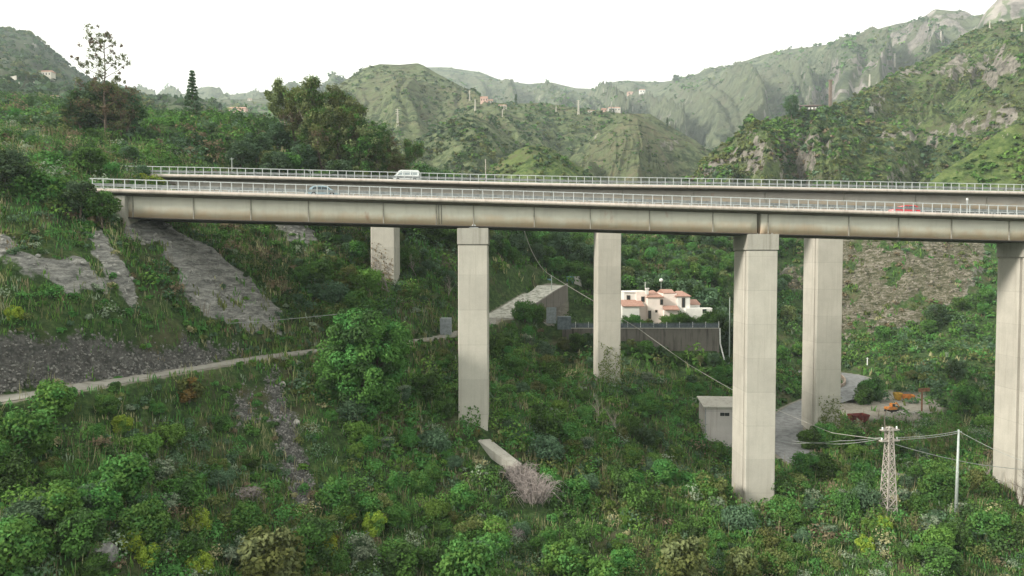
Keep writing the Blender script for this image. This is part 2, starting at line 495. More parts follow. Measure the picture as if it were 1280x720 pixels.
# where vegetation may grow on the ground (1) or not (0)
VEG = 1 - np.clip(bare*1.05, 0, 1)
ground_V = np.stack([GXX, GYY, GZ], -1).reshape(-1, 3)
ground_F = grid_faces(len(gy), len(gx))
me = np_mesh('ground', ground_V, ground_F, ground_mat(), dict(rock=rockness, scree=soften(scree,1), dirt=dirt, cliff=soften(cliff,1)), smooth=True)
ground = tag(link_mesh('ground', me), kind='structure')

# ================================================================== HILLS AND MOUNTAINS
BVH_V = [ground_V]; BVH_F = [ground_F]; HILLS = {}

def hill_mat(name, greens, dry, rockc, rock_amt, fine, bump=1.0, patch=0.02, terr=0.0, bd=2.0):
    m, n, l = new_mat(name); b = bsdf(n, l, 0.95, 0.08)
    v = N_map(n, l)
    n1 = N_noise(n, l, patch, 6, 0.62, v, 0.4); n2 = N_noise(n, l, fine, 7, 0.72, v); n3 = N_noise(n, l, patch*4.2, 6, 0.65, v)
    g = N_ramp(n, l, n2, [(0.40, greens[0]), (0.50, greens[1]), (0.60, greens[2])])
    g = N_mix(n, l, N_ramp(n, l, n1, [(0.46,0.0),(0.62,0.85)]), g, N_mix(n, l, N_ramp(n, l, n2, [(0.4,0.0),(0.6,1.0)]), dry, greens[1]))
    if terr:      # old cultivation terraces: low walls and paths that follow the contours
        tz = n.new('ShaderNodeSeparateXYZ'); l.new(v, tz.inputs[0])
        w = N_math(n, l, 'FRACT', N_math(n, l, 'ADD', N_math(n, l, 'DIVIDE', tz.outputs['Z'], terr), N_math(n, l, 'MULTIPLY', n1, 5.0)))
        g = N_mix(n, l, N_math(n, l, 'MULTIPLY', N_ramp(n, l, w, [(0.0,0.9),(0.16,0.75),(0.30,0.0)]), N_ramp(n, l, n3, [(0.42,0.0),(0.55,0.8)])), g, tuple(x*0.55 for x in greens[0]))
        g = N_mix(n, l, N_math(n, l, 'MULTIPLY', N_ramp(n, l, w, [(0.86,0.0),(0.95,0.8)]), N_ramp(n, l, n3, [(0.42,0.0),(0.55,0.6)])), g, dry)
    geo = n.new('ShaderNodeNewGeometry'); sx = n.new('ShaderNodeSeparateXYZ'); l.new(geo.outputs['Normal'], sx.inputs[0])
    steep = N_math(n, l, 'SUBTRACT', 1.0, sx.outputs['Z'])
    rr = N_math(n, l, 'ADD', N_math(n, l, 'MULTIPLY', steep, 0.9), N_math(n, l, 'MULTIPLY', N_math(n, l, 'SUBTRACT', n3, 0.5), 1.7))
    rr = N_math(n, l, 'ADD', rr, N_math(n, l, 'MULTIPLY', N_attr(n, 'rock'), 0.75))
    rr = N_math(n, l, 'ADD', rr, N_math(n, l, 'MULTIPLY', N_math(n, l, 'SUBTRACT', n2, 0.5), 1.1))
    rf = N_ramp(n, l, rr, [(0.92-rock_amt, 0.0), (1.02-rock_amt, 1.0)])
    rk = N_ramp(n, l, n2, [(0.35, tuple(x*0.35 for x in rockc)), (0.5, tuple(x*0.8 for x in rockc)), (0.65, tuple(min(1,x*1.25) for x in rockc))])
    l.new(N_mix(n, l, rf, g, rk), b.inputs['Base Color'])
    N_bump(n, l, N_math(n, l, 'ADD', n2, N_math(n, l, 'MULTIPLY', n3, 1.6)), b, bump, bd)
    return m

def hill(name, stations, rows, nx, mat, amp=20, freq=60, seed=1, ribs=0.0, ribf=18.0, px0=-260, px1=1540, rock_fn=None, crest_noise=1.0, back=0.25, rib_shift=0.0, side_rock=None):
    cols = np.linspace(px0, px1, nx)
    P = []
    for st in stations:
        st = sorted(st); a = np.array(st, float)
        py = np.interp(cols, a[:,0], a[:,1]); YY = np.interp(cols, a[:,0], a[:,2])
        k = max(1, int(nx/(px1-px0)*6)); ker = np.hanning(2*k+3); ker /= ker.sum()
        pad = len(ker)//2
        YY = np.convolve(np.pad(YY, pad, mode='edge'), ker, 'valid')
        x, y, z = Wn(cols, py, YY); P.append(np.stack([x, y, z], -1))
    grid = []; tt = []
    S = len(P)
    for s in range(S-1):
        for r in range(rows[s]):
            t = r/rows[s]
            p0 = P[max(s-1,0)]; p1 = P[s]; p2 = P[s+1]; p3 = P[min(s+2,S-1)]
            lin = p1*(1-t)+p2*t
            grid.append(lin); tt.append((s+t)/(S-1))
    grid.append(P[-1]); tt.append(1.0)
    top = P[-1]
    for r in range(1, 9):
        k = r/8
        q = top.copy(); q[:,0] *= 1+back*k; q[:,1] *= 1+back*k; q[:,2] -= np.abs(q[:,2])*(0.05+0.3*k)*k + (np.maximum(top[:,2]-CZ,0)*0.55+20)*k
        grid.append(q); tt.append(1+k)
    G = np.stack(grid); t = np.array(tt)[:,None]
    hgt = np.maximum(P[-1][:,2]-P[0][:,2], 5)[None]
    env = np.clip(np.sin(np.clip(t,0,1)*math.pi)**0.6, 0, 1)*1.0
    env = np.maximum(env, np.where(t > 0.5, 0.05*crest_noise, 0.0))
    X, Y = G[...,0], G[...,1]
    n = (fbm(X/freq, Y/freq, 6, seed, 0.55)-0.5)*2*amp
    G[...,2] += n*env
    if ribs:
        wob = (fbm(X/(freq*1.6), Y/(freq*1.6), 3, seed+9)-0.5)*2.6
        mod = 0.35 + 1.1*fbm(X/(freq*2), Y/(freq*2), 2, seed+19)
        c = cols[None]/ribf + wob + t*rib_shift
        tk = t*0.35 + wob*0.12                                # spurs and gullies run downhill, branching
        rb = ridged(c, tk, 1, seed+23); rb2 = ridged(c*2.6+7.7, tk*1.3, 2, seed+27)
        G[...,2] += ((rb-0.55)*2 + (rb2-0.55)*1.0)*ribs*mod*np.clip(np.sin(np.clip(t*1.04,0,1)*math.pi), 0, 1)**0.8
    rk = np.zeros(X.shape)
    px, py = proj(X, Y, G[...,2])
    if rock_fn:
        jx = (fbm(X/freq*6, Y/freq*6, 4, seed+2)-0.5)*34; jy = (fbm(X/freq*6+9, Y/freq*6, 4, seed+4)-0.5)*26
        for poly in rock_fn:
            rk = np.maximum(rk, in_poly(px+jx, py+jy, poly).astype(float))
        rk = soften(rk*sstep(0.42, 0.62, fbm(X/freq*9, Y/freq*9, 4, seed+33)+0.06), 1)
        G[...,2] += rk*(ridged(X/freq*5, Y/freq*5, 3, seed+6)-0.4)*amp*0.35
    V = G.reshape(-1, 3); F = grid_faces(G.shape[0], G.shape[1])
    me = np_mesh(name, V, F, mat, dict(rock=rk), smooth=True)
    o = tag(link_mesh(name, me), kind='structure')
    BVH_V.append(V); BVH_F.append(F); HILLS.setdefault('list', []).append(G)
    return o

G_far = ((0.055,0.075,0.05),(0.105,0.132,0.080),(0.175,0.195,0.125))
M_far = hill_mat('far_mountain_grass', G_far, (0.15,0.145,0.10), (0.27,0.25,0.235), 0.13, 0.035, 1.0, 0.006, 40.0, 12.0)
M_farrock = hill_mat('far_crag', G_far, (0.15,0.15,0.10), (0.27,0.25,0.235), 0.30, 0.03, 1.0, 0.006)
M_left = hill_mat('left_mountain_slope', ((0.03,0.045,0.03),(0.05,0.07,0.04),(0.075,0.095,0.05)), (0.09,0.09,0.06), (0.26,0.24,0.22), 0.12, 0.04, 0.9, 0.006)
M_mid = hill_mat('terraced_hill_grass', ((0.045,0.066,0.036),(0.098,0.132,0.064),(0.17,0.20,0.105)), (0.20,0.18,0.115), (0.27,0.25,0.22), 0.05, 0.09, 1.0, 0.012, 9.0, 6.0)
M_right = hill_mat('right_mountain_slope', ((0.042,0.066,0.030),(0.092,0.138,0.050),(0.165,0.205,0.082)), (0.14,0.125,0.085), (0.27,0.25,0.22), 0.24, 0.22, 1.0, 0.022, 8.0, 3.5)
M_knoll = hill_mat('grassy_knoll', ((0.035,0.06,0.02),(0.075,0.115,0.035),(0.13,0.165,0.06)), (0.17,0.15,0.09), (0.36,0.33,0.28), 0.0, 0.22, 0.8, 0.03)

hill('mountain', [[(-260,190,1000),(440,190,1000),(1540,210,800)],
   [(400,160,1500),(620,150,1500),(700,150,1450),(760,160,1300),(900,190,1000),(960,175,950),(1100,150,950),(1280,100,950),(1500,80,950)],
   [(400,130,2000),(560,112,1900),(640,130,1850),(700,130,1850),(760,125,1800),(860,140,1500),(940,120,1400),(1040,100,1300),(1120,90,1250),(1280,60,1250),(1500,50,1250)],
   [(-260,120,2300),(400,118,2300),(528,84,2300),(560,84,2300),(600,90,2300),(625,100,2300),(660,105,2300),(690,103,2300),(720,110,2300),(745,111,2300),(757,104,2250),(775,101,2200),(810,102,2200),(832,102,2100),(860,96,2050),(880,89,2000),(920,80,1900),(955,68,1850),(985,62,1800),(1000,60,1750),(1040,57,1700),(1060,50,1650),(1080,42,1600),(1120,30,1550),(1150,25,1500),(1165,17,1480),(1180,13,1450),(1200,15,1450),(1215,20,1450),(1235,17,1450),(1260,25,1450),(1540,0,1450)]],
  [30,36,30], 560, M_far, amp=40, freq=260, seed=21, ribs=62, ribf=34, rib_shift=1.6,
  rock_fn=[[(1010,120),(1060,70),(1110,60),(1120,85),(1060,125),(1010,140)],[(1110,50),(1165,12),(1205,12),(1240,30),(1200,60),(1130,60)]])
hill('crag', [[(1100,90,900),(1200,60,900),(1280,60,900),(1540,60,900)],
   [(1100,95,1050),(1218,42,1050),(1225,28,1050),(1233,14,1050),(1243,5,1050),(1252,-8,1050),(1300,-22,1050),(1400,-40,1050),(1540,-40,1050)]],
  [26], 160, M_farrock, amp=16, freq=60, seed=4, px0=1200, px1=1540, rock_fn=[[(1215,80),(1225,0),(1300,-60),(1540,-60),(1540,40),(1262,42),(1250,28),(1235,32)]])
hill('mountain', [[(-260,160,300),(0,165,300),(260,170,360),(400,190,480)],
   [(-260,95,560),(0,105,520),(60,108,540),(140,128,560),(260,150,600),(400,170,700)],
   [(-260,20,950),(-60,24,950),(0,33,950),(25,39,950),(40,41,950),(52,52,940),(62,62,930),(75,71,920),(88,84,900),(100,92,900),(140,108,880),(180,120,860),(215,131,850),(240,150,850),(400,180,850)]],
  [30,40], 260, M_left, amp=22, freq=120, seed=31, ribs=7, ribf=50, px0=-260, px1=400, rock_fn=[[(-200,50),(0,50),(50,55),(45,72),(20,66),(-200,80)]])
hill('hill', [[(100,180,600),(540,180,600)],
   [(100,140,1300),(180,137,1300),(225,127,1300),(260,124,1300),(310,124,1300),(350,122,1300),(400,116,1300),(440,112,1300),(540,120,1300)]],
  [24], 150, M_far, amp=4, freq=120, seed=41, px0=100, px1=540)
hill('hill', [[(300,210,480),(500,205,480),(640,180,600),(740,170,700)],
   [(300,170,700),(400,165,680),(480,150,700),(600,150,740),(740,165,760)],
   [(300,160,900),(380,131,900),(420,108,900),(440,95,900),(455,85,900),(475,80,900),(500,81,900),(522,79,900),(530,82,890),(545,91,880),(570,104,870),(600,122,860),(640,142,850),(700,162,840),(740,175,840)]],
  [34,40], 260, M_mid, amp=20, freq=110, seed=51, ribs=18, ribf=40, px0=300, px1=740, rib_shift=1.0)
hill('hill', [[(480,330,330),(620,330,330),(760,330,340),(920,330,360)],[(480,225,450),(620,225,450),(760,225,450),(920,235,480)],
   [(480,175,560),(560,160,600),(620,160,600),(700,205,600),(760,215,640),(920,240,680)],
   [(480,160,740),(560,143,740),(600,131,740),(640,130,740),(680,129,740),(700,132,740),(740,137,720),(780,142,700),(812,142,700),(835,156,700),(870,176,700),(920,215,700)]],
  [24,36,40], 260, M_mid, amp=8, freq=70, seed=61, ribs=11, ribf=30, px0=480, px1=920, rib_shift=1.2, crest_noise=1.5)
hill('hill', [[(640,340,520),(700,325,480),(745,310,400),(795,300,330),(830,310,410),(920,320,520)],
   [(640,250,600),(695,215,600),(720,190,600),(745,168,600),(770,150,600),(786,141,600),(796,143,600),(815,153,605),(840,166,610),(862,177,615),(890,190,620),(920,225,630)]],
  [60], 260, M_mid, amp=7, freq=40, seed=71, px0=640, px1=920, ribs=3, ribf=12, rock_fn=[[(816,172),(842,172),(848,190),(822,190)],[(735,170),(752,168),(748,180),(733,180)]])
hill('hill', [[(440,300,340),(590,300,340),(760,300,380)],
   [(440,215,500),(500,190,500),(530,168,500),(560,152,500),(590,143,500),(608,150,505),(630,168,510),(655,182,515),(690,200,520),(720,215,520),(760,235,520)]],
  [50], 240, M_mid, amp=7, freq=45, seed=81, px0=440, px1=760, ribs=8, ribf=34)
hill('hill', [[(560,300,300),(670,300,295),(770,300,300)],
   [(560,245,370),(600,222,370),(625,202,370),(645,188,370),(660,182,370),(676,181,370),(695,188,370),(715,202,370),(735,214,370),(770,240,370)]],
  [40], 180, M_knoll, amp=5, freq=30, seed=91, px0=560, px1=770)
hill('mountain', [[(820,330,262),(900,320,270),(1000,330,265),(1100,310,280),(1200,300,290),(1280,290,300),(1540,290,300)],
   [(820,240,330),(870,225,320),(930,205,350),(1000,190,370),(1060,180,400),(1120,160,420),(1200,130,430),(1280,110,440),(1540,80,440)],
   [(820,250,400),(868,222,385),(880,200,390),(900,181,395),(930,163,400),(960,150,405),(1000,138,410),(1030,135,420),(1060,124,480),(1090,108,530),(1120,91,570),(1160,72,610),(1200,47,640),(1240,30,660),(1280,21,680),(1350,0,700),(1540,-40,700)]],
  [60,70], 420, M_right, amp=15, freq=60, seed=101, ribs=18, ribf=60, px0=820, px1=1540, crest_noise=1.2,
  rock_fn=[[(960,165),(1040,175),(1040,215),(960,200)],[(1080,175),(1180,165),(1270,135),(1280,155),(1150,185),(1090,190)],
           [(1160,85),(1200,70),(1240,60),(1262,70),(1250,95),(1190,98)],[(1255,72),(1275,70),(1280,92),(1258,92)],[(1100,90),(1150,80),(1160,92),(1110,100)],
           [(880,200),(950,180),(960,215),(880,222)],[(1080,128),(1100,126),(1100,138),(1082,138)]])
hill('hill', [[(1120,330,240),(1200,300,245),(1280,290,245),(1540,280,245)],
   [(1120,262,285),(1150,238,285),(1180,213,285),(1210,194,285),(1235,174,285),(1262,158,285),(1290,148,285),(1350,138,285),(1540,120,285)]],
  [50], 200, M_knoll, amp=5, freq=26, seed=111, px0=1120, px1=1540, rock_fn=[[(1246,165),(1262,163),(1264,175),(1248,177)]])
# the land around and beyond, out to the horizon
mb = MB(); n = 48
mb.v = [(0,0,0)]
for rr, zz in ((60,-14),(400,-16),(1500,-18),(3590,-20)):
    for k in range(n):
        a = 2*math.pi*k/n; mb.v.append((rr*math.cos(a), rr*math.sin(a), zz))
mb.v[0] = (0,0,-14)
for k in range(n):
    mb.f.append((0, 1+k, 1+(k+1)%n))
    for r_ in range(3):
        mb.f.append((1+r_*n+k, 1+(r_+1)*n+k, 1+(r_+1)*n+(k+1)%n, 1+r_*n+(k+1)%n))
tag(mb.build('plain', M_far), kind='structure')

# ---- BVH of all terrain, to stand things on it
off = 0; vs = []; fs = []
for V, F in zip(BVH_V, BVH_F):
    vs.append(V); fs.append(F+off); off += len(V)
TERRAIN = BVHTree.FromPolygons(np.concatenate(vs).tolist(), np.concatenate(fs).tolist(), all_triangles=False)
def hit(px, py):
    """first terrain point along the sight line of a photo pixel"""
    d = W(px, py, 100.0) - Vector((0,0,CZ))
    r = TERRAIN.ray_cast(Vector((0,0,CZ)), d.normalized(), 9000)
    return r[0] if r[0] is not None else W(px, py, 400)
def drop(x, y, top=2000.0):
    r = TERRAIN.ray_cast(Vector((x, y, top)), Vector((0,0,-1)), 4000)
    return r[0].z if r[0] is not None else 0.0
# ================================================================== MATERIALS OF BUILT THINGS
def concrete_mat(name, base, stain, pour=0.28, grime=0.5, rust=0.0):
    m, n, l = new_mat(name); b = bsdf(n, l, 0.88, 0.2)
    v = N_map(n, l)
    n1 = N_noise(n, l, 0.35, 6, 0.6, v); n2 = N_noise(n, l, 6.0, 6, 0.7, v)
    streak = N_noise(n, l, 1.0, 6, 0.65, N_map(n, l, (1.6,1.6,0.09)))          # rain streaks run down
    c = N_ramp(n, l, n1, [(0.3, tuple(x*0.86 for x in base)), (0.6, base), (0.8, tuple(min(1,x*1.07) for x in base))])
    c = N_mix(n, l, N_ramp(n, l, streak, [(0.50,0.0),(0.72,grime)]), c, stain)
    # pour joints every few metres
    tc = n.new('ShaderNodeTexCoord'); sx = n.new('ShaderNodeSeparateXYZ'); l.new(tc.outputs['Object'], sx.inputs[0])
    lift = N_math(n, l, 'FRACT', N_math(n, l, 'MULTIPLY', sx.outputs['Z'], pour))
    line = N_ramp(n, l, lift, [(0.0,0.80),(0.012,0.84),(0.022,1.0)])
    c = N_mix(n, l, 0.8, c, line, 'MULTIPLY')
    fl = N_math(n, l, 'FLOOR', N_math(n, l, 'MULTIPLY', sx.outputs['Z'], pour))
    wn_ = n.new('ShaderNodeTexWhiteNoise'); wn_.noise_dimensions = '1D'; l.new(fl, wn_.inputs['W'])
    c = N_mix(n, l, 1.0, c, N_ramp(n, l, wn_.outputs['Value'], [(0.0,0.90),(1.0,1.0)]), 'MULTIPLY')
    c = N_mix(n, l, 0.5, c, N_ramp(n, l, n2, [(0.35,0.82),(0.6,1.0)]), 'MULTIPLY')
    l.new(c, b.inputs['Base Color']); N_bump(n, l, n2, b, 0.25, 0.05)
    return m

def girder_mat(name='weathered_girder_paint', cols=((0.52,0.505,0.445),(0.62,0.60,0.52),(0.65,0.63,0.555))):
    m, n, l = new_mat(name); b = bsdf(n, l, 0.75, 0.25)
    v = N_map(n, l)
    n1 = N_noise(n, l, 0.25, 6, 0.6, v)
    c = N_ramp(n, l, n1, [(0.3,cols[0]),(0.6,cols[1]),(0.8,cols[2])])
    # warmer colour towards the lower flange, and streaks under the slab
    at = N_attr(n, 'height')
    low = N_ramp(n, l, N_math(n, l, 'ADD', at, N_math(n, l, 'MULTIPLY', N_math(n, l, 'SUBTRACT', N_noise(n, l, 0.5, 5, 0.6, v), 0.5), 0.9)), [(0.05,0.8),(0.55,0.0)])
    c = N_mix(n, l, low, c, (0.58,0.42,0.28))
    st = N_noise(n, l, 1.0, 6, 0.7, N_map(n, l, (1.1,1.1,0.12)))
    c = N_mix(n, l, N_ramp(n, l, st, [(0.52,0.0),(0.75,0.22)]), c, (0.25,0.23,0.19))
    ru = N_noise(n, l, 0.32, 4, 0.6, N_map(n, l, (1,1,0.5)))
    c = N_mix(n, l, N_ramp(n, l, ru, [(0.66,0.0),(0.76,0.7)]), c, (0.36,0.17,0.10))
    l.new(c, b.inputs['Base Color']); return m

M_pier = concrete_mat('pale_pier_concrete', (0.50,0.478,0.428), (0.29,0.27,0.23), 0.21, 0.42)
M_cap = concrete_mat('pier_head_concrete', (0.42,0.405,0.365), (0.22,0.21,0.18), 0.4, 0.7)
M_slab = concrete_mat('shaded_stained_slab_concrete', (0.17,0.15,0.135), (0.12,0.09,0.08), 0.5, 0.8)  # stained concrete, its base darkened to carry the shadow under the overhang
M_curb = concrete_mat('pinkish_kerb_concrete', (0.60,0.53,0.48), (0.25,0.20,0.18), 0.9, 0.5)
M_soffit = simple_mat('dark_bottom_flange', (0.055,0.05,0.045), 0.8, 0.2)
M_girder = girder_mat()
M_girder_far = girder_mat('shaded_rust_brown_girder_paint', ((0.33,0.30,0.27),(0.41,0.375,0.34),(0.45,0.42,0.38)))  # rust brown paint with the far web's shade worked into its colour
M_galv = simple_mat('galvanised_rail', (0.57,0.60,0.61), 0.45, 0.5, 0.35, 0.12, 6)
M_wbeam = simple_mat('dull_crash_barrier', (0.36,0.38,0.39), 0.5, 0.5, 0.35, 0.2, 2)
M_asph = simple_mat('bridge_asphalt', (0.06,0.06,0.062), 0.9, 0.2)
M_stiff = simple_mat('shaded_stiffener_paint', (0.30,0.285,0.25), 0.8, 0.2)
M_dark = simple_mat('dark_gap', (0.012,0.012,0.012), 0.9, 0.1)
M_white = simple_mat('white_painted_metal', (0.78,0.79,0.79), 0.5, 0.4)
M_paint = simple_mat('white_lane_paint', (0.75,0.75,0.73), 0.7, 0.3)
M_road = simple_mat('grey_worn_asphalt', (0.20,0.205,0.21), 0.9, 0.2, 0, 0.25, 0.9)
M_cobble = simple_mat('pale_patched_concrete_road', (0.47,0.46,0.42), 0.9, 0.2, 0, 0.4, 1.0, (0.12,0.13,0.09))

# ================================================================== ROADS AND PATHS
def ribbon(name, pts, width, mat, lift=0.06, attr=None, parent=None, ragged=0.0):
    pts = [Vector(p) for p in pts]; rows = []
    fine = []
    for a, b in zip(pts[:-1], pts[1:]):
        k = max(1, int((b-a).length/0.8))
        fine += [a.lerp(b, i/k) for i in range(k)]
    fine.append(pts[-1]); n = len(fine); nx = 7
    V = []; D = []
    for i, p in enumerate(fine):
        d = (fine[min(i+1,n-1)]-fine[max(i-1,0)]); d.z = 0; d.normalize(); s = Vector((d.y,-d.x,0))
        w = width*(1 + ragged*(fbm(np.array([i*0.25]), np.array([3.3]), 3, 5)[0]-0.5))
        for j in range(nx):
            q = p + s*(j/(nx-1)-0.5)*w
            z = gz_at(q.x, q.y)
            V.append((q.x, q.y, max(float(z), p.z-0.4)+lift)); D.append(1)
    me = np_mesh(name, V, grid_faces(n, nx), mat, smooth=True)
    o = link_mesh(name, me, parent); return o
m_tr, n_, l_ = new_mat('dusty_track'); b_ = bsdf(n_, l_, 0.95, 0.1)
f_ = N_noise(n_, l_, 1.2, 6, 0.7, N_map(n_, l_))
l_.new(N_ramp(n_, l_, f_, [(0.3,(0.17,0.165,0.14)),(0.5,(0.27,0.26,0.235)),(0.75,(0.35,0.34,0.31))]), b_.inputs['Base Color'])
tag(ribbon('path', TRACK, 2.9, m_tr, 0.06, ragged=0.5), kind='structure')
tag(ribbon('road', SWITCH, 7.0, M_cobble, 0.07), kind='structure')
tag(ribbon('road', ROAD, 6.2, M_road, 0.07), kind='structure')
tag(ribbon('road', LANE, 2.6, M_road, 0.06), kind='structure')

# ================================================================== THE TWO VIADUCTS
def sweep(name, path, prof, mat, parent, attr=None):
    """path: list of (px, py, Y); prof: closed [(across, up)]; across>0 is away from the camera"""
    P = [W(*p) for p in path]; n = len(P); V = []; H = []
    for i, p in enumerate(P):
        d = P[min(i+1,n-1)]-P[max(i-1,0)]; d.z = 0; d.normalize(); s = Vector((-d.y, d.x, 0))
        for a, u in prof:
            q = p + s*a; V.append((q.x, q.y, q.z+u))
            H.append((u - min(q_[1] for q_ in prof))/max(0.01, max(q_[1] for q_ in prof)-min(q_[1] for q_ in prof)))
    k = len(prof); F = []
    for i in range(n-1):
        for j in range(k):
            jj = (j+1) % k; F.append((i*k+j, i*k+jj, (i+1)*k+jj, (i+1)*k+j))
    me = np_mesh(name, V, F, mat, dict(height=H))
    bm = bmesh.new(); bm.from_mesh(me); bm.verts.ensure_lookup_table()
    bm.faces.new([bm.verts[j] for j in range(k)]); bm.faces.new([bm.verts[(n-1)*k+j] for j in reversed(range(k))])
    bmesh.ops.recalc_face_normals(bm, faces=bm.faces); bm.to_mesh(me); bm.free()
    return link_mesh(name, me, parent)

def path_of(knots, px0, px1, step=10):
    a = np.array(knots, float); xs = np.arange(px0, px1+0.1, step)
    ys = np.interp(xs, a[:,0], a[:,1]); ds = np.interp(xs, a[:,0], a[:,2])
    k = np.ones(9)/9
    ys = np.convolve(np.concatenate([ys[0]-(ys[1]-ys[0])*np.arange(4,0,-1), ys, ys[-1]+(ys[-1]-ys[-2])*np.arange(1,5)]), k, 'valid')
    ds = np.convolve(np.concatenate([ds[0]-(ds[1]-ds[0])*np.arange(4,0,-1), ds, ds[-1]+(ds[-1]-ds[-2])*np.arange(1,5)]), k, 'valid')
    return list(zip(xs, ys, ds))

def along(path, px):
    """deck point and across-direction at the place seen at px"""
    a = np.array(path, float)
    P = W(px, float(np.interp(px, a[:,0], a[:,1])), float(np.interp(px, a[:,0], a[:,2])))
    Q = W(px+20, float(np.interp(px+20, a[:,0], a[:,1])), float(np.interp(px+20, a[:,0], a[:,2])))
    d = (Q-P).normalized(); s = Vector((-d.y, d.x, 0)).normalized()
    return P, d, s

def railing_run(parent, path, spacing, h, limit, across=0.12):
    P = [W(*p) for p in path]
    rail = MB(); low = MB()
    S = []; n = len(P)
    for i, p in enumerate(P):
        d = P[min(i+1,n-1)]-P[max(i-1,0)]; d.z = 0; d.normalize(); S.append(Vector((-d.y,d.x,0)))
    Q = [p+s*across for p, s in zip(P, S)]
    for a, b in zip(Q[:-1], Q[1:]):
        rail.bar(a+Vector((0,0,h)), b+Vector((0,0,h)), 0.10, 0.10)
        low.bar(a+Vector((0,0,h*0.13)), b+Vector((0,0,h*0.13)), 0.05, 0.06)
    r = rail.build('railing', M_galv, parent); low.build('lower_rail', M_galv, r)
    # posts at regular spacing
    pts = []; L = 0; nxt = 0.3
    for a, b in zip(Q[:-1], Q[1:]):
        l = (b-a).length
        while nxt <= L+l:
            pts.append((a.lerp(b, (nxt-L)/l), (b-a).normalized())); nxt += spacing
        L += l
    pm = MB(); pm.box(-0.045,0.045,-0.04,0.04,0.002,h-0.05); pm.box(-0.09,0.09,-0.07,0.07,0.0,0.03)
    pme = pm.mesh('post', M_galv)
    jr = random.Random(3)
    pts = [p for p in pts if -40 < float(proj(np.array([p[0].x]), np.array([p[0].y]), np.array([p[0].z]))[0][0]) < 1320] 
    rest = MB()
    keep = set(range(len(pts))) if len(pts) <= limit else set(np.linspace(0, len(pts)-1, limit).round().astype(int).tolist())
    for i, (p, d) in enumerate(pts):
        if i in keep:
            o = link_mesh('post', pme, r); o.location = p; o.rotation_euler = (jr.uniform(-.01,.01), jr.uniform(-.012,.012), math.atan2(d.y, d.x))
        else:
            rest.box(p.x-.045,p.x+.045,p.y-.04,p.y+.04,p.z,p.z+h-0.05)
    if rest.v: tag(rest.build('post', M_galv, r), kind='stuff')
    # W-beam crash barrier behind the railing
    for nm, ac in (('crash_barrier', 0.75), ('crash_barrier', 9.4)):
        wb = MB(); pr = MB()
        Q2 = [p+s*ac for p, s in zip(P, S)]
        for a, b in zip(Q2[:-1], Q2[1:]):
            for z in (0.52, 0.66, 0.80): wb.bar(a+Vector((0,0,z)), b+Vector((0,0,z)), 0.07, 0.075)
            wb.bar(a+Vector((0,0.03,0.66)), b+Vector((0,0.03,0.66)), 0.02, 0.26)
        L = 0; nxt = 1.0
        for a, b in zip(Q2[:-1], Q2[1:]):
            l = (b-a).length
            while nxt <= L+l:
                q = a.lerp(b, (nxt-L)/l); wb.box(q.x-.05,q.x+.05,q.y+.06,q.y+.14,q.z-0.02,q.z+0.78); nxt += 2.9
            L += l
        wb.build(nm, M_wbeam, parent)
    # far-side railing
    fr = MB()
    Q3 = [p+s*10.38 for p, s in zip(P, S)]
    L = 0; nxt = 0.3
    for a, b in zip(Q3[:-1], Q3[1:]):
        fr.bar(a+Vector((0,0,h)), b+Vector((0,0,h)), 0.10, 0.10); l = (b-a).length
        while nxt <= L+l:
            q = a.lerp(b, (nxt-L)/l); fr.box(q.x-.04,q.x+.04,q.y-.04,q.y+.04,q.z,q.z+h-0.05); nxt += spacing
        L += l
    fr.build('railing', M_galv, parent)
    return r

def viaduct(label, path, gx0, joints, gap, web_a=1.25):
    base = W(*path[len(path)//2]); 
    root = empty('viaduct', (0,0,0), 0, label, 'bridge')
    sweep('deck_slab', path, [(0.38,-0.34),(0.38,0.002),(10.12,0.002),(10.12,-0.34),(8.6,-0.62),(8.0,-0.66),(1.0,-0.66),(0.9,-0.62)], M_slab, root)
    sweep('kerb', path, [(0,-0.40),(0,0.10),(0.378,0.10),(0.378,-0.36)], M_curb, root)
    sweep('kerb', path, [(10.122,-0.36),(10.122,0.10),(10.5,0.10),(10.5,-0.40)], M_curb, root)
    sweep('road_surface', path, [(0.40,0.006),(0.40,0.05),(10.1,0.05),(10.1,0.006)], M_asph, root)
    for a in (1.35, 5.2, 9.1):
        sweep('lane_line', path, [(a-0.07,0.054),(a-0.07,0.058),(a+0.07,0.058),(a+0.07,0.054)], M_paint, root)
    gp = [p for p in path if p[0] >= gx0]
    segs = []
    if gap:
        segs = [[p for p in gp if p[0] < gap-2]+[tuple(np.interp(gap-2.5, [q[0] for q in gp], [q[i] for q in gp]) for i in range(3))],
                [tuple(np.interp(gap+2.5, [q[0] for q in gp], [q[i] for q in gp]) for i in range(3))]+[p for p in gp if p[0] > gap+2]]
    else: segs = [gp]
    for sg in segs:
        wa = web_a
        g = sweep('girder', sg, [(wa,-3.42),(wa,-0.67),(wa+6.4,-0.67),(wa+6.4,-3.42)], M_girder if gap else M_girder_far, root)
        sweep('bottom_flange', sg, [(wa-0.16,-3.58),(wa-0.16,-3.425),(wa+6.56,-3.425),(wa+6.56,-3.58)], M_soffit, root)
        for jx in joints:
            if sg[0][0]+2 < jx < sg[-1][0]-2:
                p, d, s = along(path, jx)
                mb = MB(); c = p+s*(wa-0.07)
                mb.bar(c+Vector((0,0,-3.41)), c+Vector((0,0,-0.68)), 0.16, 0.13)
                mb.build('stiffener', M_stiff, g)
    return root

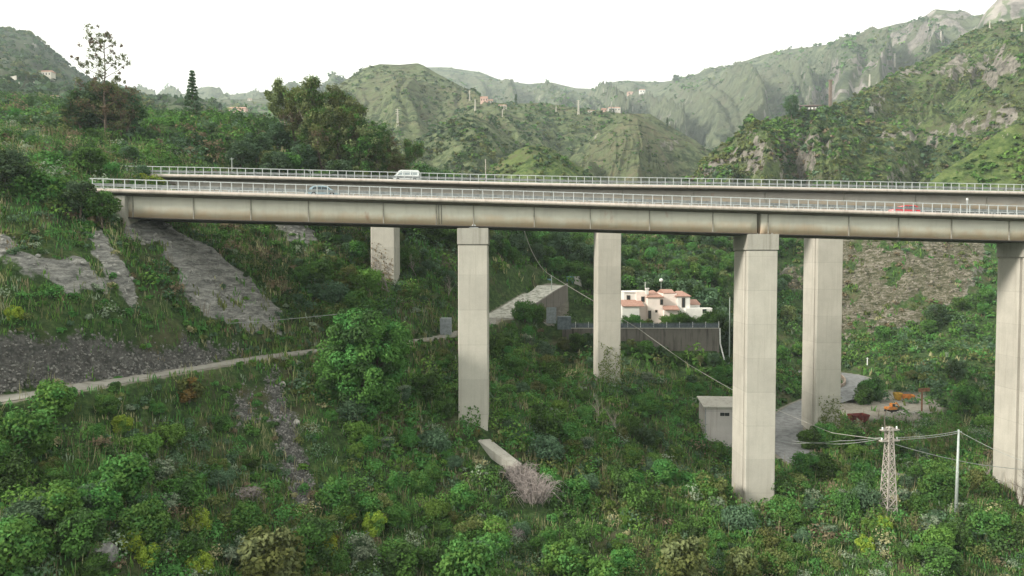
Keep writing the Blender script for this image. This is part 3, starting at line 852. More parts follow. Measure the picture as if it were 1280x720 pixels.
def pier(parent, path, px, py_top, Yf, width, depth=6.0, cap=True, side=0, py_base=None):
    """front left edge of the shaft is seen at px"""
    tl = W(px, py_top, Yf); x0 = tl.x; x1 = x0+width; z1 = tl.z
    zb = min(float(gz_at(x, y)) for x in (x0, x1) for y in (Yf, Yf+depth)) - 2.5
    cx = (x0+x1)/2
    mb = MB(); hc = 2.35
    zt = z1 - (hc if cap else 0)
    # shaft: front wall, recessed joint, main cell, with slightly chamfered corners
    def slab(y0, y1, inset, ztop):
        c = 0.10
        poly = [(x0-cx+inset+c,y0),(x1-cx-inset-c,y0),(x1-cx-inset,y0+c),(x1-cx-inset,y1-c),(x1-cx-inset-c,y1),(x0-cx+inset+c,y1),(x0-cx+inset,y1-c),(x0-cx+inset,y0+c)]
        mb.prism(poly, 'z', 0, ztop-zb)
    slab(0, 0.9, 0, zt); slab(0.905, 1.45, 0.45, zt); slab(1.455, depth, 0, zt)
    sh = mb.build('pier', M_pier, parent); sh.location = (cx, Yf, zb)
    if cap:
        cb = MB(); cb.box(-width/2-0.10, width/2+0.10, -0.10, depth+0.1, 0.14, hc)
        cb.box(-width/2+0.12, width/2-0.12, 0.12, depth-0.1, 0.004, 0.139)
        o = cb.build('pier_head', M_cap, sh, bevel=0.03); o.location = (0, 0, zt-zb)
    return sh, Vector((cx, Yf, z1))

NEAR = path_of([(20,233.6,89.6),(112,236.2,90),(258,240.4,90.5),(560,248.8,93),(720,253.4,94.2),(880,258.2,95.5),(1040,262.8,96.4),(1280,269.8,97.8),(1560,278,99.5)], 112, 1500)
FAR = path_of([(60,215,116.5),(155,217.6,117),(280,219.8,117.6),(480,224.8,118.8),(560,227,119.2),(720,230.6,120),(880,232.8,120.8),(1040,235.8,121.5),(1280,240.4,122.5),(1560,246,124)], 156, 1500)
near = viaduct('nearer concrete viaduct with long pale railing and a dark joint over its middle pier', NEAR, 146, [160,237,310,383,478,545,592,669,740,815,895,965,1067,1130,1197,1270,1340], 953.5)
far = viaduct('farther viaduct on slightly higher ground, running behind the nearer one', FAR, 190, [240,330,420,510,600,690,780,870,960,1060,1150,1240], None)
railing_run(near, NEAR, 1.36, 1.36, 100)
railing_run(far, FAR, 1.40, 1.36, 100)
def bearing(parent, p, w=0.7, mat=None, name='bearing'):
    mb = MB(); mb.prism([(-w,0.002),(w,0.002),(w*0.9,0.14),(w*0.5,0.22),(w*0.4,0.40),(w*0.2,0.48),(-w*0.2,0.48),(-w*0.4,0.40),(-w*0.5,0.22),(-w*0.9,0.14)], 'y', -0.35, 0.35)
    o = mb.build(name, mat or M_white, parent, bevel=0.02); o.location = p
    return o
p1, t1 = pier(near, NEAR, 572.3, 285, 94.4, 4.02)
bearing(near, (t1.x+0.15, t1.y+0.35, t1.z), 0.62, M_galv)
bearing(near, (t1.x, t1.y+5.3, t1.z), 0.7)
p2, t2 = pier(near, NEAR, 935, 292.5, 97, 4.2)
for dx, dy in ((-1.1,0.6),(1.0,0.6),(-1.1,5.2),(1.0,5.2)): bearing(near, (t2.x+dx, t2.y+dy, t2.z), 0.5, M_cap)
p3, t3 = pier(near, NEAR, 1284, 301.9, 99.2, 4.2)
for dx, dy in ((-1.1,0.8),(1.0,0.8),(-1.1,5.2),(1.0,5.2)): bearing(near, (t3.x+dx, t3.y+dy, t3.z), 0.5, M_cap)
for (px, Yf) in ((463,121),(747.5,122),(1023,123.3)):
    pt = along(FAR, px)[0]
    zt = pt.z-3.75
    q = proj(np.array([pt.x]), np.array([Yf]), np.array([zt]))
    pier(far, FAR, px, float(q[1][0]), Yf, 4.1 if px < 1000 else 4.5, cap=True)
# dark drain stains / scaffold marks become real little pipes on the girder
for px in (478, 548):
    p, d, s = along(NEAR, px)
    mb = MB()
    for k in (-0.35, 0.0, 0.35):
        mb.tube([p+d*k+s*1.15+Vector((0,0,-0.7)), p+d*(k+0.05)+s*1.12+Vector((0,0,-3.3))], 0.035, 5)
    if px == 548: mb.build('drain_pipe', M_soffit, near)
# abutments
for (path, px, w) in ((NEAR, 150, 3.4), (FAR, 190, 3.0)):
    p, d, s = along(path, px)
    mb = MB()
    mb.prism([(0,-5.5),(10.0,-5.5),(10.0,-0.7),(0,-0.7)], 'x', -4.2, 0.4)
    o = mb.build('abutment', M_cap, near if path is NEAR else far, bevel=0.05)
    o.location = p+s*0.4+Vector((0,0,0)); o.rotation_euler = (0, 0, math.atan2(d.y, d.x))
    wb = MB(); wb.prism([(0,-1.0),(0,-3.6),(-3.6,-1.4),(-4.2,-0.9)], 'y', -0.02, 0.3)
# small reflector post and joint boxes on the nearer bridge
p, d, s = along(NEAR, 1210.5)
mp = empty('marker_post', p+s*0.3, 0, 'thin white marker post standing up through the nearer railing, right of the red car', 'marker post')
MB().box(-.045,.045,-.045,.045,0.1,1.95).build('post', M_galv, mp)
hd = MB(); hd.prism([(-.10,1.955),(.10,1.955),(.13,2.1),(.10,2.28),(-.10,2.28),(-.13,2.1)], 'y', -.08, .08); hd.build('reflector', M_white, mp, bevel=.02)

# ================================================================== VEHICLES ON THE DECKS
M_glass = simple_mat('car_glass', (0.06,0.08,0.09), 0.12, 0.6)
M_glass_l = simple_mat('bright_van_glass', (0.30,0.36,0.38), 0.12, 0.8)
M_tyre = simple_mat('tyre_rubber', (0.02,0.02,0.02), 0.85, 0.2)
M_rim = simple_mat('wheel_rim', (0.45,0.46,0.47), 0.35, 0.5, 0.6)
M_lamp = simple_mat('headlamp_glass', (0.75,0.76,0.74), 0.2, 0.6)
M_tail = simple_mat('tail_lamp_red', (0.35,0.02,0.015), 0.3, 0.6)
def car(px, path, across, L, H, colr, label, name='car', van=False, face=1, glass=None, cat='car'):
    p, d, s = along(path, px)
    g = p+s*across+Vector((0,0,0.055))
    root = empty(name, g, math.atan2(d.y, d.x) + (0 if face > 0 else math.pi), label, cat)
    paint = simple_mat(name+'_paint_%d' % px, colr, 0.28, 0.6, 0.1, 0.04)
    h = L/2; w = 0.86
    if van:
        prof = [(-h,0.35),(-h,H-0.25),(-h+0.2,H-0.02),(h-1.35,H),(h-1.0,H-0.12),(h-0.45,1.15),(h-0.08,1.0),(h,0.75),(h,0.35)]
        win = [[(-h+0.35,1.15),(-h+0.35,H-0.35),(-h+1.45,H-0.3),(-h+1.45,1.15)],[(-h+1.6,1.15),(-h+1.6,H-0.3),(-h+2.75,H-0.28),(-h+2.75,1.15)],[(-h+2.9,1.15),(-h+2.9,H-0.28),(h-1.35,H-0.25),(h-0.75,1.15)]]
    else:
        prof = [(-h,0.32),(-h-0.02,0.75),(-h+0.12,0.95),(-h+0.35,H-0.22),(-h+0.75,H-0.02),(0.1,H),(0.55,H-0.08),(1.15,0.98),(h-0.25,0.82),(h,0.62),(h,0.32)]
        win = [[(-h+0.55,0.95),(-h+0.82,H-0.13),(-0.25,H-0.10),(-0.25,0.95)],[(-0.17,0.95),(-0.17,H-0.10),(0.45,H-0.16),(0.95,0.95)]]
    body = MB(); body.prism(prof, 'y', -w, w); body.build('body', paint, root, smooth=False, bevel=0.07)
    for sd in (-1, 1):
        for wi in win:
            wb = MB(); wb.prism(wi, 'y', sd*(w+0.004) if sd < 0 else w+0.004, sd*(w+0.02)); wb.build('window', glass or M_glass, root)
        for wx in (-h+0.78, h-0.82):
            tb = MB(); tb.tube([(wx, sd*(w-0.12), 0.31), (wx, sd*(w+0.03), 0.31)], 0.31, 18); wh = tb.build('wheel', M_tyre, root)
            rb = MB(); rb.tube([(wx, sd*(w+0.031), 0.31), (wx, sd*(w+0.05), 0.31)], 0.19, 12); rb.build('rim', M_rim, wh)
        hb = MB(); hb.box(h-0.06, h+0.015, sd*0.62-0.16, sd*0.62+0.16, 0.60, 0.76); hb.build('headlight', M_lamp, root, bevel=0.02)
        tb = MB(); tb.box(-h-0.035, -h+0.03, sd*0.66-0.12, sd*0.66+0.12, 0.62, 0.86); tb.build('tail_light', M_tail, root, bevel=0.02)
    # windscreens, front and rear
    for (x0, z0, x1, z1) in (((h-0.50,1.20,h-0.98,H-0.16) if van else (1.10,1.0,0.58,H-0.12)), ((-h-0.004,1.2,-h-0.004,H-0.35) if van else (-h+0.14,1.0,-h+0.36,H-0.24))):
        wb = MB(); o_ = 0.03 if x0 > 0 else -0.03
        wb.add([(x0+o_,-0.72,z0),(x0+o_,0.72,z0),(x1+o_,0.66,z1),(x1+o_,-0.66,z1),(x0,-0.72,z0),(x0,0.72,z0),(x1,0.66,z1),(x1,-0.66,z1)],
               [(0,1,2,3),(7,6,5,4),(0,4,5,1),(1,5,6,2),(2,6,7,3),(3,7,4,0)]); wb.build('windscreen', glass or M_glass, root)
    return root
car(506, FAR, 2.9, 4.5, 2.0, (0.72,0.75,0.75), 'white van driving on the farther viaduct behind its railing', 'van', True, -1, M_glass_l, 'van')
car(400, NEAR, 2.9, 4.0, 1.45, (0.33,0.45,0.52), 'pale blue car on the nearer viaduct, on its left half', 'car', False, 1)
car(1160, NEAR, 5.6, 4.1, 1.44, (0.62,0.015,0.03), 'bright red car on the nearer viaduct, near its right end', 'car', False, -1)
# ================================================================== VEGETATION
def leaf_mat(name, stops, transl=0.25, attr=True):
    """leaf colours; 'tint' carries the leaf's own colour, the object's random shifts it a little"""
    m, n, l = new_mat(name)
    out = n.new('ShaderNodeOutputMaterial'); b = n.new('ShaderNodeBsdfDiffuse'); t = n.new('ShaderNodeBsdfTranslucent'); mx = n.new('ShaderNodeMixShader')
    mx.inputs[0].default_value = transl
    c = N_attr(n, 'tint', 'Color')
    oi = n.new('ShaderNodeObjectInfo')
    hs = n.new('ShaderNodeHueSaturation'); l.new(c, hs.inputs['Color'])
    l.new(N_math(n, l, 'ADD', 0.485, N_math(n, l, 'MULTIPLY', oi.outputs['Random'], 0.03)), hs.inputs['Hue'])
    l.new(N_math(n, l, 'ADD', 0.80, N_math(n, l, 'MULTIPLY', oi.outputs['Random'], 0.45)), hs.inputs['Value'])
    l.new(hs.outputs[0], b.inputs[0]); l.new(hs.outputs[0], t.inputs[0])
    l.new(b.outputs[0], mx.inputs[1]); l.new(t.outputs[0], mx.inputs[2]); l.new(mx.outputs[0], out.inputs[0])
    return m
M_leaf = leaf_mat('foliage', None)
def _cool(A):
    lum = A.mean(1, keepdims=True); return (A*0.95+lum*0.05)*np.array([0.95,0.96,0.90])
M_bark = simple_mat('grey_brown_bark', (0.13,0.105,0.085), 0.95, 0.1, 0, 0.3, 4)
M_palebark = simple_mat('pale_bark', (0.33,0.29,0.25), 0.95, 0.1, 0, 0.25, 4)
M_deadtwig = simple_mat('dead_grey_pink_twigs', (0.30,0.265,0.255), 0.95, 0.1, 0, 0.2, 4)

PAL = {  # leaf colours (dark, light)
 'deep':   ((0.020,0.040,0.016),(0.048,0.085,0.030)),
 'green':  ((0.030,0.070,0.018),(0.075,0.150,0.036)),
 'bright': ((0.045,0.095,0.020),(0.105,0.180,0.040)),
 'fresh':  ((0.030,0.085,0.022),(0.070,0.170,0.048)),
 'olive':  ((0.045,0.060,0.020),(0.110,0.125,0.045)),
 'silver': ((0.075,0.100,0.070),(0.190,0.230,0.170)),
 'bluish': ((0.030,0.060,0.035),(0.080,0.125,0.075)),
 'yellow': ((0.085,0.125,0.018),(0.215,0.265,0.034)),
 'brown':  ((0.070,0.055,0.038),(0.160,0.125,0.085)),
 'rust':   ((0.060,0.048,0.018),(0.140,0.095,0.032)),
 'straw':  ((0.120,0.120,0.070),(0.260,0.240,0.140)),
 'eucal':  ((0.055,0.074,0.034),(0.145,0.170,0.078)),
}
PALN = list(PAL); PALA = np.array([PAL[k][0] for k in PALN])*2.0; PALB = np.array([PAL[k][1] for k in PALN])*1.72
PALA = _cool(PALA); PALB = _cool(PALB)
PI_ = {k: i for i, k in enumerate(PALN)}

def leaf_quads(rng, C, Nrm, size, aspect=1.5, jitter=0.8):
    """diamond leaves / leaf sprays at points C facing about Nrm"""
    N = len(C)
    nrm = Nrm + rng.normal(0, jitter, (N, 3)); nrm /= np.linalg.norm(nrm, axis=1, keepdims=True)+1e-9
    r = rng.normal(0, 1, (N, 3)); u = np.cross(nrm, r); u /= np.linalg.norm(u, axis=1, keepdims=True)+1e-9
    v = np.cross(nrm, u)
    s = (size*rng.uniform(0.6, 1.35, N))[:, None]
    a = u*s*0.5*aspect; b = v*s*0.5
    bend = nrm*s*0.12
    V = np.stack([C-a-bend, C-b+bend, C+a-bend, C+b+bend], 1).reshape(-1, 3)
    F = np.arange(4*N).reshape(N, 4)
    return V, F

def bush_field(rng, P, rad, hgt, nleaf, lsize, pal, mixv, lobes=6, upright=0.0):
    """many bushes at once. P Bx3 base points; rad,hgt,lsize,pal,mixv per bush"""
    B = len(P)
    lobe_d = rng.normal(0, 1, (B, lobes, 3)); lobe_d /= np.linalg.norm(lobe_d, axis=2, keepdims=True)
    lobe_d[..., 2] = np.abs(lobe_d[..., 2])*0.8+0.12
    lr = rng.uniform(0.34, 0.62, (B, lobes)); lb = rng.uniform(-0.25, 0.25, (B, lobes))
    lo = rng.uniform(0.35, 0.75, (B, lobes, 1))
    LC = lobe_d*lo
    bi = np.repeat(np.arange(B), nleaf); li = rng.integers(0, lobes, len(bi))
    d = rng.normal(0, 1, (len(bi), 3)); d /= np.linalg.norm(d, axis=1, keepdims=True)
    d[:, 2] = np.where(d[:, 2] < -0.35, -d[:, 2], d[:, 2])
    q = LC[bi, li] + d*(lr[bi, li]*rng.uniform(0.72, 1.08, len(bi)))[:, None]
    q[:, 2] = np.maximum(q[:, 2], 0.02)
    C = P[bi] + q*np.stack([rad[bi], rad[bi], hgt[bi]], 1)
    V, F = leaf_quads(rng, C, d + np.array([0,0,0.5]), lsize[bi], 1.5, 0.55)
    t = np.clip(rng.uniform(0, 1, len(bi))*0.65 + 0.35*(mixv[bi]+lb[bi, li]+0.1), 0, 1)[:, None]
    col = PALA[pal[bi]]*(1-t) + PALB[pal[bi]]*t
    return V, F, np.repeat(col, 4, axis=0)

def choose_pal(rng, X, Y, weights, sc=14.0, seed=50):
    """species grow in drifts: noise biases the draw"""
    names = list(weights); Wt = np.array([weights[k] for k in names], float)
    S = np.stack([np.log(Wt[i]) + 3.4*(fbm(X/sc, Y/sc, 3, seed+7*i)-0.5) for i in range(len(names))], 0)
    S += rng.gumbel(0, 0.55, S.shape)
    return np.array([PI_[k] for k in names])[S.argmax(0)]

# keep-clear places: piers, roads, buildings
CLEAR = []
def clear_rect(x0, x1, y0, y1): CLEAR.append((x0, x1, y0, y1))
def is_clear(X, Y, R_=0):
    ok = np.ones(X.shape, bool)
    for x0, x1, y0, y1 in CLEAR:
        ok &= ~((X > x0-R_) & (X < x1+R_) & (Y > y0-R_) & (Y < y1+R_))
    return ok
for sh in [o for o in bpy.data.objects if o.name.split('.')[0] == 'pier']:
    x, y, _ = sh.location; clear_rect(x-2.2, x+2.2, y-0.2, y+6.0)
shedp = W(897, 560, 118)
clear_rect(shedp.x-2.6, shedp.x+4.0, 116.5, 124)
clear_rect(T['x0']-2, T['x1']+1, T['y0']-2.2, T['y0']+1.2)
clear_rect(W(776,405,153).x, W(893,405,153).x, 150.5, 163)

for c_ in (W(650,594,87.5), W(668,635,84)): clear_rect(c_.x-1.6, c_.x+1.6, c_.y-3.5, c_.y+1.2)
for k_ in range(5):
    c_ = W(603+k_*10, 549+k_*7.5, 93-k_*0.9); clear_rect(c_.x-.9, c_.x+.9, c_.y-2.2, c_.y+1.2)
def low_veg(x, y):
    """height limit near what must stay visible"""
    return 0

rng = np.random.default_rng(5)
def scatter(n, y0, y1, dens_pow=0.0, margin=60):
    """random spots on the ground in the part of the valley in view"""
    Y = rng.uniform(y0, y1, n*2); X = (rng.uniform(-1, 1, n*2))*(0.80*Y+4)
    keep = (X > GX0+4) & (X < GX1-4)
    keep &= rng.uniform(0, 1, n*2) < g_look(VEG, X, Y)
    keep &= is_clear(X, Y, 0.3)
    X, Y = X[keep][:n], Y[keep][:n]
    return X, Y
d_clear = np.minimum(np.minimum(d_tr-1.3, d_rd-4.0), d_sw-4.2)

RN = soften(np.maximum(rock, scree), 3)
VS = []; FS = []; CS = []; off_ = 0
def push(V, F, C):
    global off_
    VS.append(V); FS.append(F+off_); CS.append(C); off_ += len(V)

W_fore = dict(deep=1.0, green=1.5, fresh=0.9, olive=0.8, silver=0.55, bluish=0.9, brown=0.42, bright=0.55, straw=0.22)
W_back = dict(deep=1.6, green=1.2, fresh=0.8, olive=0.6, bluish=0.7, brown=0.3, bright=0.35)
for (n, y0, y1, nl, ls, r0, r1, Wt, sc) in ((3300, 30, 84, 165, 0.155, 0.4, 1.9, W_fore, 9), (5000, 84, 135, 84, 0.25, 0.5, 2.3, W_fore, 12), (7000, 135, 300, 56, 0.44, 0.8, 3.2, W_back, 18)):
    X, Y = scatter(n, y0, y1)
    B = len(X)
    r = (r0+(r1-r0)*rng.uniform(0, 1, B)**1.9)*(0.6+0.8*fbm(X/9, Y/9, 3, 77)); r = np.minimum(r, np.maximum(0.3, g_look(d_clear, X, Y)*0.8))
    ok = r > 0.32; X, Y, r = X[ok], Y[ok], r[ok]; B = len(X)
    px, py = proj(X, Y, gz_at(X, Y))
    # lush green slope right of the track tree, low growth near valley floor
    P = np.stack([X, Y, gz_at(X, Y)-0.1], 1)
    pal = choose_pal(rng, X, Y, Wt, sc)
    lush = in_poly(px, py, [(480,420),(560,425),(640,410),(760,500),(940,600),(1200,620),(1280,690),(1280,560),(1090,545),(880,470),(740,400),(900,420),(740,590),(600,560),(520,640),(430,560)])
    pal = np.where(lush & (rng.uniform(0,1,B) < 0.7), np.where(rng.uniform(0,1,B) < 0.45, PI_['fresh'], PI_['bright']), pal)
    r = np.where(g_look(d_tr, X, Y) < 5.5, np.minimum(r, 0.55), r)
    rn_ = g_look(RN, X, Y); r = np.where(rn_ > 0.05, np.minimum(r, 0.75), r)
    cl = g_look(cliff, X, Y) > 0.5
    pal = np.where(cl & (rng.uniform(0,1,B) < 0.75), np.where(rng.uniform(0,1,B) < 0.5, PI_['olive'], PI_['brown']), pal)
    r = np.where(cl, r*0.5, r)
    hill_l = (X < -8) & (Y > 100); pal = np.where(hill_l & (pal == PI_['fresh']), PI_['deep'], pal)
    push(*bush_field(rng, P, r, r*rng.uniform(0.7, 1.35, B), nl, np.full(B, ls)*rng.uniform(0.8,1.2,B), pal, rng.uniform(0, 1, B)))

# grass and herbs: upright blades between the bushes
def blades(n, y0, y1, h, w, Wt, sc):
    X, Y = scatter(n, y0, y1)
    B = len(X); k = 7
    ok = (g_look(d_clear, X, Y) > 0.1); X, Y = X[ok], Y[ok]; B = len(X)
    pal = choose_pal(rng, X, Y, Wt, sc, 90)
    bi = np.repeat(np.arange(B), k); N = len(bi)
    bx = X[bi]+rng.normal(0, 0.28, N); by = Y[bi]+rng.normal(0, 0.28, N); bz = gz_at(bx, by)-0.05
    a = rng.uniform(0, 2*math.pi, N); lean = rng.uniform(0.1, 0.55, N); hh = h*rng.uniform(0.5, 1.4, N)
    tip = np.stack([bx+np.cos(a)*lean*hh, by+np.sin(a)*lean*hh, bz+hh], 1)
    base = np.stack([bx, by, bz], 1); sd = np.stack([-np.sin(a), np.cos(a), 0*a], 1)*w
    V = np.stack([base-sd*0.5, base+sd*0.5, (base*0.4+tip*0.6)+sd*0.7+np.array([0,0,0.04]), tip], 1).reshape(-1, 3)
    F = np.arange(4*N).reshape(N, 4)
    t = rng.uniform(0, 1, N)[:, None]; col = PALA[pal[bi]]*(1-t)+PALB[pal[bi]]*t
    push(V, F, np.repeat(col, 4, axis=0))
W_grass = dict(green=1.2, bright=1.0, fresh=1.2, olive=0.7, straw=0.5, silver=0.35, brown=0.3)
blades(9000, 32, 84, 0.55, 0.10, W_grass, 7)
blades(11000, 84, 135, 0.7, 0.16, W_grass, 10)
blades(6000, 135, 280, 1.0, 0.30, W_grass, 14)
blades(1500, 34, 84, 1.5, 0.035, dict(brown=1, straw=1, olive=.6), 5)
blades(1700, 84, 135, 1.9, 0.05, dict(brown=1, straw=1, olive=.6), 7)
me = np_mesh('undergrowth', np.concatenate(VS), np.concatenate(FS), M_leaf, col=np.concatenate(CS))
tag(link_mesh('undergrowth', me), 'dense mixed scrub, herbs and grass covering both valley sides under the viaducts', 'undergrowth', kind='stuff')

# ---- scrub on the hills: one "stuff" object per hill
def hill_scrub(G, n, rlo, rhi, Wt, nl, label, seed, rows=None, sc=60, thr=0.45):
    global VS, FS, CS, off_
    rg = np.random.default_rng(seed)
    R_, C_ = G.shape[:2]; R2 = R_-8
    i = rg.uniform(0, R2-1.01, n*3); j = rg.uniform(0, C_-1.01, n*3)
    ii, jj = i.astype(int), j.astype(int); fi, fj = (i-ii)[:, None], (j-jj)[:, None]
    P = (G[ii,jj]*(1-fj)+G[ii,jj+1]*fj)*(1-fi)+(G[ii+1,jj]*(1-fj)+G[ii+1,jj+1]*fj)*fi
    px, py = proj(P[:,0], P[:,1], P[:,2])
    m = (px > -60) & (px < 1340) & (fbm(P[:,0]/sc, P[:,1]/sc, 4, seed) > thr+rg.uniform(-0.12, 0.12, len(P)))
    P = P[m][:n]; B = len(P)
    if B < 3: return
    r = rg.uniform(0, 1, B)**2*(rhi-rlo)+rlo
    pal = choose_pal(rg, P[:,0], P[:,1], Wt, sc, seed+3)
    V, F, C = bush_field(rg, P-np.array([0,0,0.3]), r, r*rg.uniform(0.7,1.2,B), nl, r*0.62, pal, rg.uniform(0,1,B), lobes=4)
    me = np_mesh('scrub', V, F, M_leaf, col=C)
    tag(link_mesh('scrub', me), label, 'scrub', kind='stuff')
HL = HILLS['list']   # 0 far, 1 crag, 2 left, 3 low ridge, 4 central, 5 town ridge, 6 spur, 7 middle, 8 knoll, 9 right mountain, 10 right knoll
W_h = dict(deep=1.5, green=1.0, olive=0.9, bluish=0.8, bright=0.25)
hill_scrub(HL[0], 5000, 3, 9, W_h, 8, 'dark scrub scattered over the farthest mountain ridge', 201, sc=180, thr=0.50)
hill_scrub(HL[2], 3800, 1.5, 6, dict(deep=1.5, olive=0.6, bluish=1.2), 12, 'dark scrub and trees on the mountain at the far left', 202, sc=60, thr=0.36)
hill_scrub(HL[3], 1200, 3, 8, W_h, 8, 'scrub along the low ridge behind the left trees', 203, sc=80, thr=0.38)
hill_scrub(HL[4], 1500, 1.3, 4, W_h, 10, 'bushes dotted over the flat-topped central hill', 204, sc=60, thr=0.50)
hill_scrub(HL[5], 2400, 1.2, 4.2, W_h, 10, 'bushes on the terraced ridge with the small houses', 205, sc=45, thr=0.47)
hill_scrub(HL[6], 500, 0.7, 2.2, W_h, 12, 'low bushes on the sharp pyramid-like spur', 206, sc=26, thr=0.52)
hill_scrub(HL[7], 2600, 0.8, 3.2, W_h, 14, 'bushes on the rounded hill behind the viaducts', 207, sc=26, thr=0.44)
hill_scrub(HL[8], 1500, 0.5, 2.2, W_h, 16, 'bushes on the small knoll just above the railing', 208, sc=16, thr=0.42)
hill_scrub(HL[9], 8000, 0.7, 2.9, dict(deep=0.7, green=1.4, olive=1.6, bluish=0.9, bright=0.6, brown=0.5), 14, 'dense scrub over the rocky mountain on the right', 209, sc=30, thr=0.40)
hill_scrub(HL[10], 1500, 0.5, 2.4, dict(green=1.4, bright=0.8, olive=0.8, deep=0.8), 16, 'bushes on the green knoll at the right edge', 210, sc=18, thr=0.46)

# ------------------------------------------------------------------ trees and shrubs that can be told apart
def branch_tree(rg, H, spread, trunk_r, levels=3, splits=(4,3,3), first=0.35, up=0.5, wob=0.12):
    """tapered trunk with limbs; returns (MB, list of (tip point, radius scale))"""
    mb = MB(); tips = []
    def grow(p, d, L, r, lev):
        n = 5; pts = [p]; rr = [r]
        q = p.copy(); dd = d.copy()
        for i in range(n):
            dd = (dd + Vector((rg.gauss(0,wob), rg.gauss(0,wob), rg.gauss(0,wob*0.6)+0.04))).normalized()
            q = q + dd*(L/n); pts.append(q.copy()); rr.append(r*(1-0.62*(i+1)/n))
        mb.tube(pts, rr, 7 if lev == 0 else (5 if lev == 1 else 4), cap=True)
        if lev >= levels:
            tips.append((q, lev)); tips.append((pts[3], lev)); return
        k = splits[min(lev, len(splits)-1)]
        for s in range(k):
            f = first+(1-first)*(s+0.6)/k if lev == 0 else 0.35+0.65*(s+0.5)/k
            idx = f*n; i0 = min(int(idx), n-1); b = pts[i0].lerp(pts[i0+1], idx-i0)
            a = rg.uniform(0, 2*math.pi)+s*2.4
            side = Vector((math.cos(a), math.sin(a), 0)); nd = (side*spread + Vector((0,0,up)) + dd*0.5).normalized()
            grow(b, nd, L*rg.uniform(0.42, 0.62)*(1.15-0.4*f if lev == 0 else 1), rr[i0]*0.55, lev+1)
        grow(q, dd, L*0.42, rr[-1], lev+1)
    grow(Vector((0,0,-0.6)), Vector((0,0,1)), H*0.62, trunk_r, 0)
    return mb, tips

def crown_mesh(name, rg, centers, rads, nleaf, lsize, pals, flat=0.8, jitter=0.6, shell=(0.6,1.05)):
    C_ = np.array(centers); K = len(C_); rads = np.broadcast_to(np.array(rads, float), (K,))
    bi = np.repeat(np.arange(K), nleaf)
    d = rg.normal(0, 1, (len(bi), 3)); d /= np.linalg.norm(d, axis=1, keepdims=True)
    q = C_[bi] + d*(rads[bi]*rg.uniform(shell[0], shell[1], len(bi)))[:, None]*np.array([1,1,flat])
    V, F = leaf_quads(rg, q, d+np.array([0,0,0.45]), np.full(len(bi), lsize), 1.6, jitter)
    cl = rg.uniform(0, 1, K); pi = np.array([PI_[p] for p in pals])[rg.integers(0, len(pals), K)]
    t = np.clip(0.55*rg.uniform(0, 1, len(bi))+0.45*cl[bi], 0, 1)[:, None]
    col = PALA[pi[bi]]*(1-t)+PALB[pi[bi]]*t
    return np_mesh(name, V, F, M_leaf, col=np.repeat(col, 4, axis=0))

def lobed(rg, n, rx, rz, z0, rmin=0.25, rmax=0.45, low=0.0):
    """centres of leaf clumps through an uneven crown"""
    out = []; rad = []
    for i in range(n):
        d = Vector((rg.gauss(0,1), rg.gauss(0,1), rg.gauss(0,1))).normalized()
        k = rg.uniform(0.15, 1.0)**0.5
        z = z0 + d.z*rz*k
        if z < low: z = low+abs(rg.gauss(0, 0.2))
        w = rg.uniform(rmin, rmax)*rx
        out.append((d.x*rx*k*0.82, d.y*rx*k*0.82, z)); rad.append(w)
    return out, rad

prnd = random.Random(17); nrng = np.random.default_rng(17)
TREES = {}
def def_tree(kind, crowns, trunk, name='tree', cat='tree'): TREES[kind] = (crowns, trunk, name, cat)

def make_round(kind, H, rx, pals, clumps=60, nleaf=80, ls=0.24, seed=1, trunk=0.22):
    rp = random.Random(seed); rn = np.random.default_rng(seed)
    tb, tips = branch_tree(rp, H*0.95, 0.8, trunk, 2, (4,3))
    cen, rad = lobed(rp, clumps, rx, H*0.40, H*0.58, 0.20, 0.40, H*0.14)
    def_tree(kind, crown_mesh('crown', rn, cen, rad, nleaf, ls, pals), tb.mesh('trunk', M_bark))
make_round('round_a', 6.0, 3.1, ['deep','green','green'], seed=1)
make_round('round_b', 5.2, 2.8, ['green','fresh'], seed=2)
make_round('round_c', 7.0, 3.2, ['deep','bluish'], seed=3)
make_round('round_d', 4.6, 2.5, ['bright','green','fresh'], seed=4)
make_round('round_e', 5.4, 2.6, ['olive','eucal'], seed=5)
def make_euc(kind, H, seed, pals=('eucal','olive','green'), clump=1.15, nleaf=46, levels=3, bark=None, spread=0.62, ls=0.27, keep=1.0, tr=0.26):
    rp = random.Random(seed); rn = np.random.default_rng(seed)
    tb, tips = branch_tree(rp, H, spread, tr, levels, (6,3,3), 0.40, 0.75)
    cen = [tuple(t[0]) for t in tips if rp.random() < keep]
    def_tree(kind, crown_mesh('crown', rn, cen, np.array([clump*rp.uniform(0.6,1.4) for _ in cen]), nleaf, ls, list(pals), 0.8), tb.mesh('trunk', bark or M_palebark))
make_euc('euc_a', 17, 21); make_euc('euc_b', 15, 22, ('olive','eucal'), 0.9); make_euc('euc_c', 14, 23, ('green','deep','eucal'), 1.1, 34)
rp = random.Random(48); rn = np.random.default_rng(48)
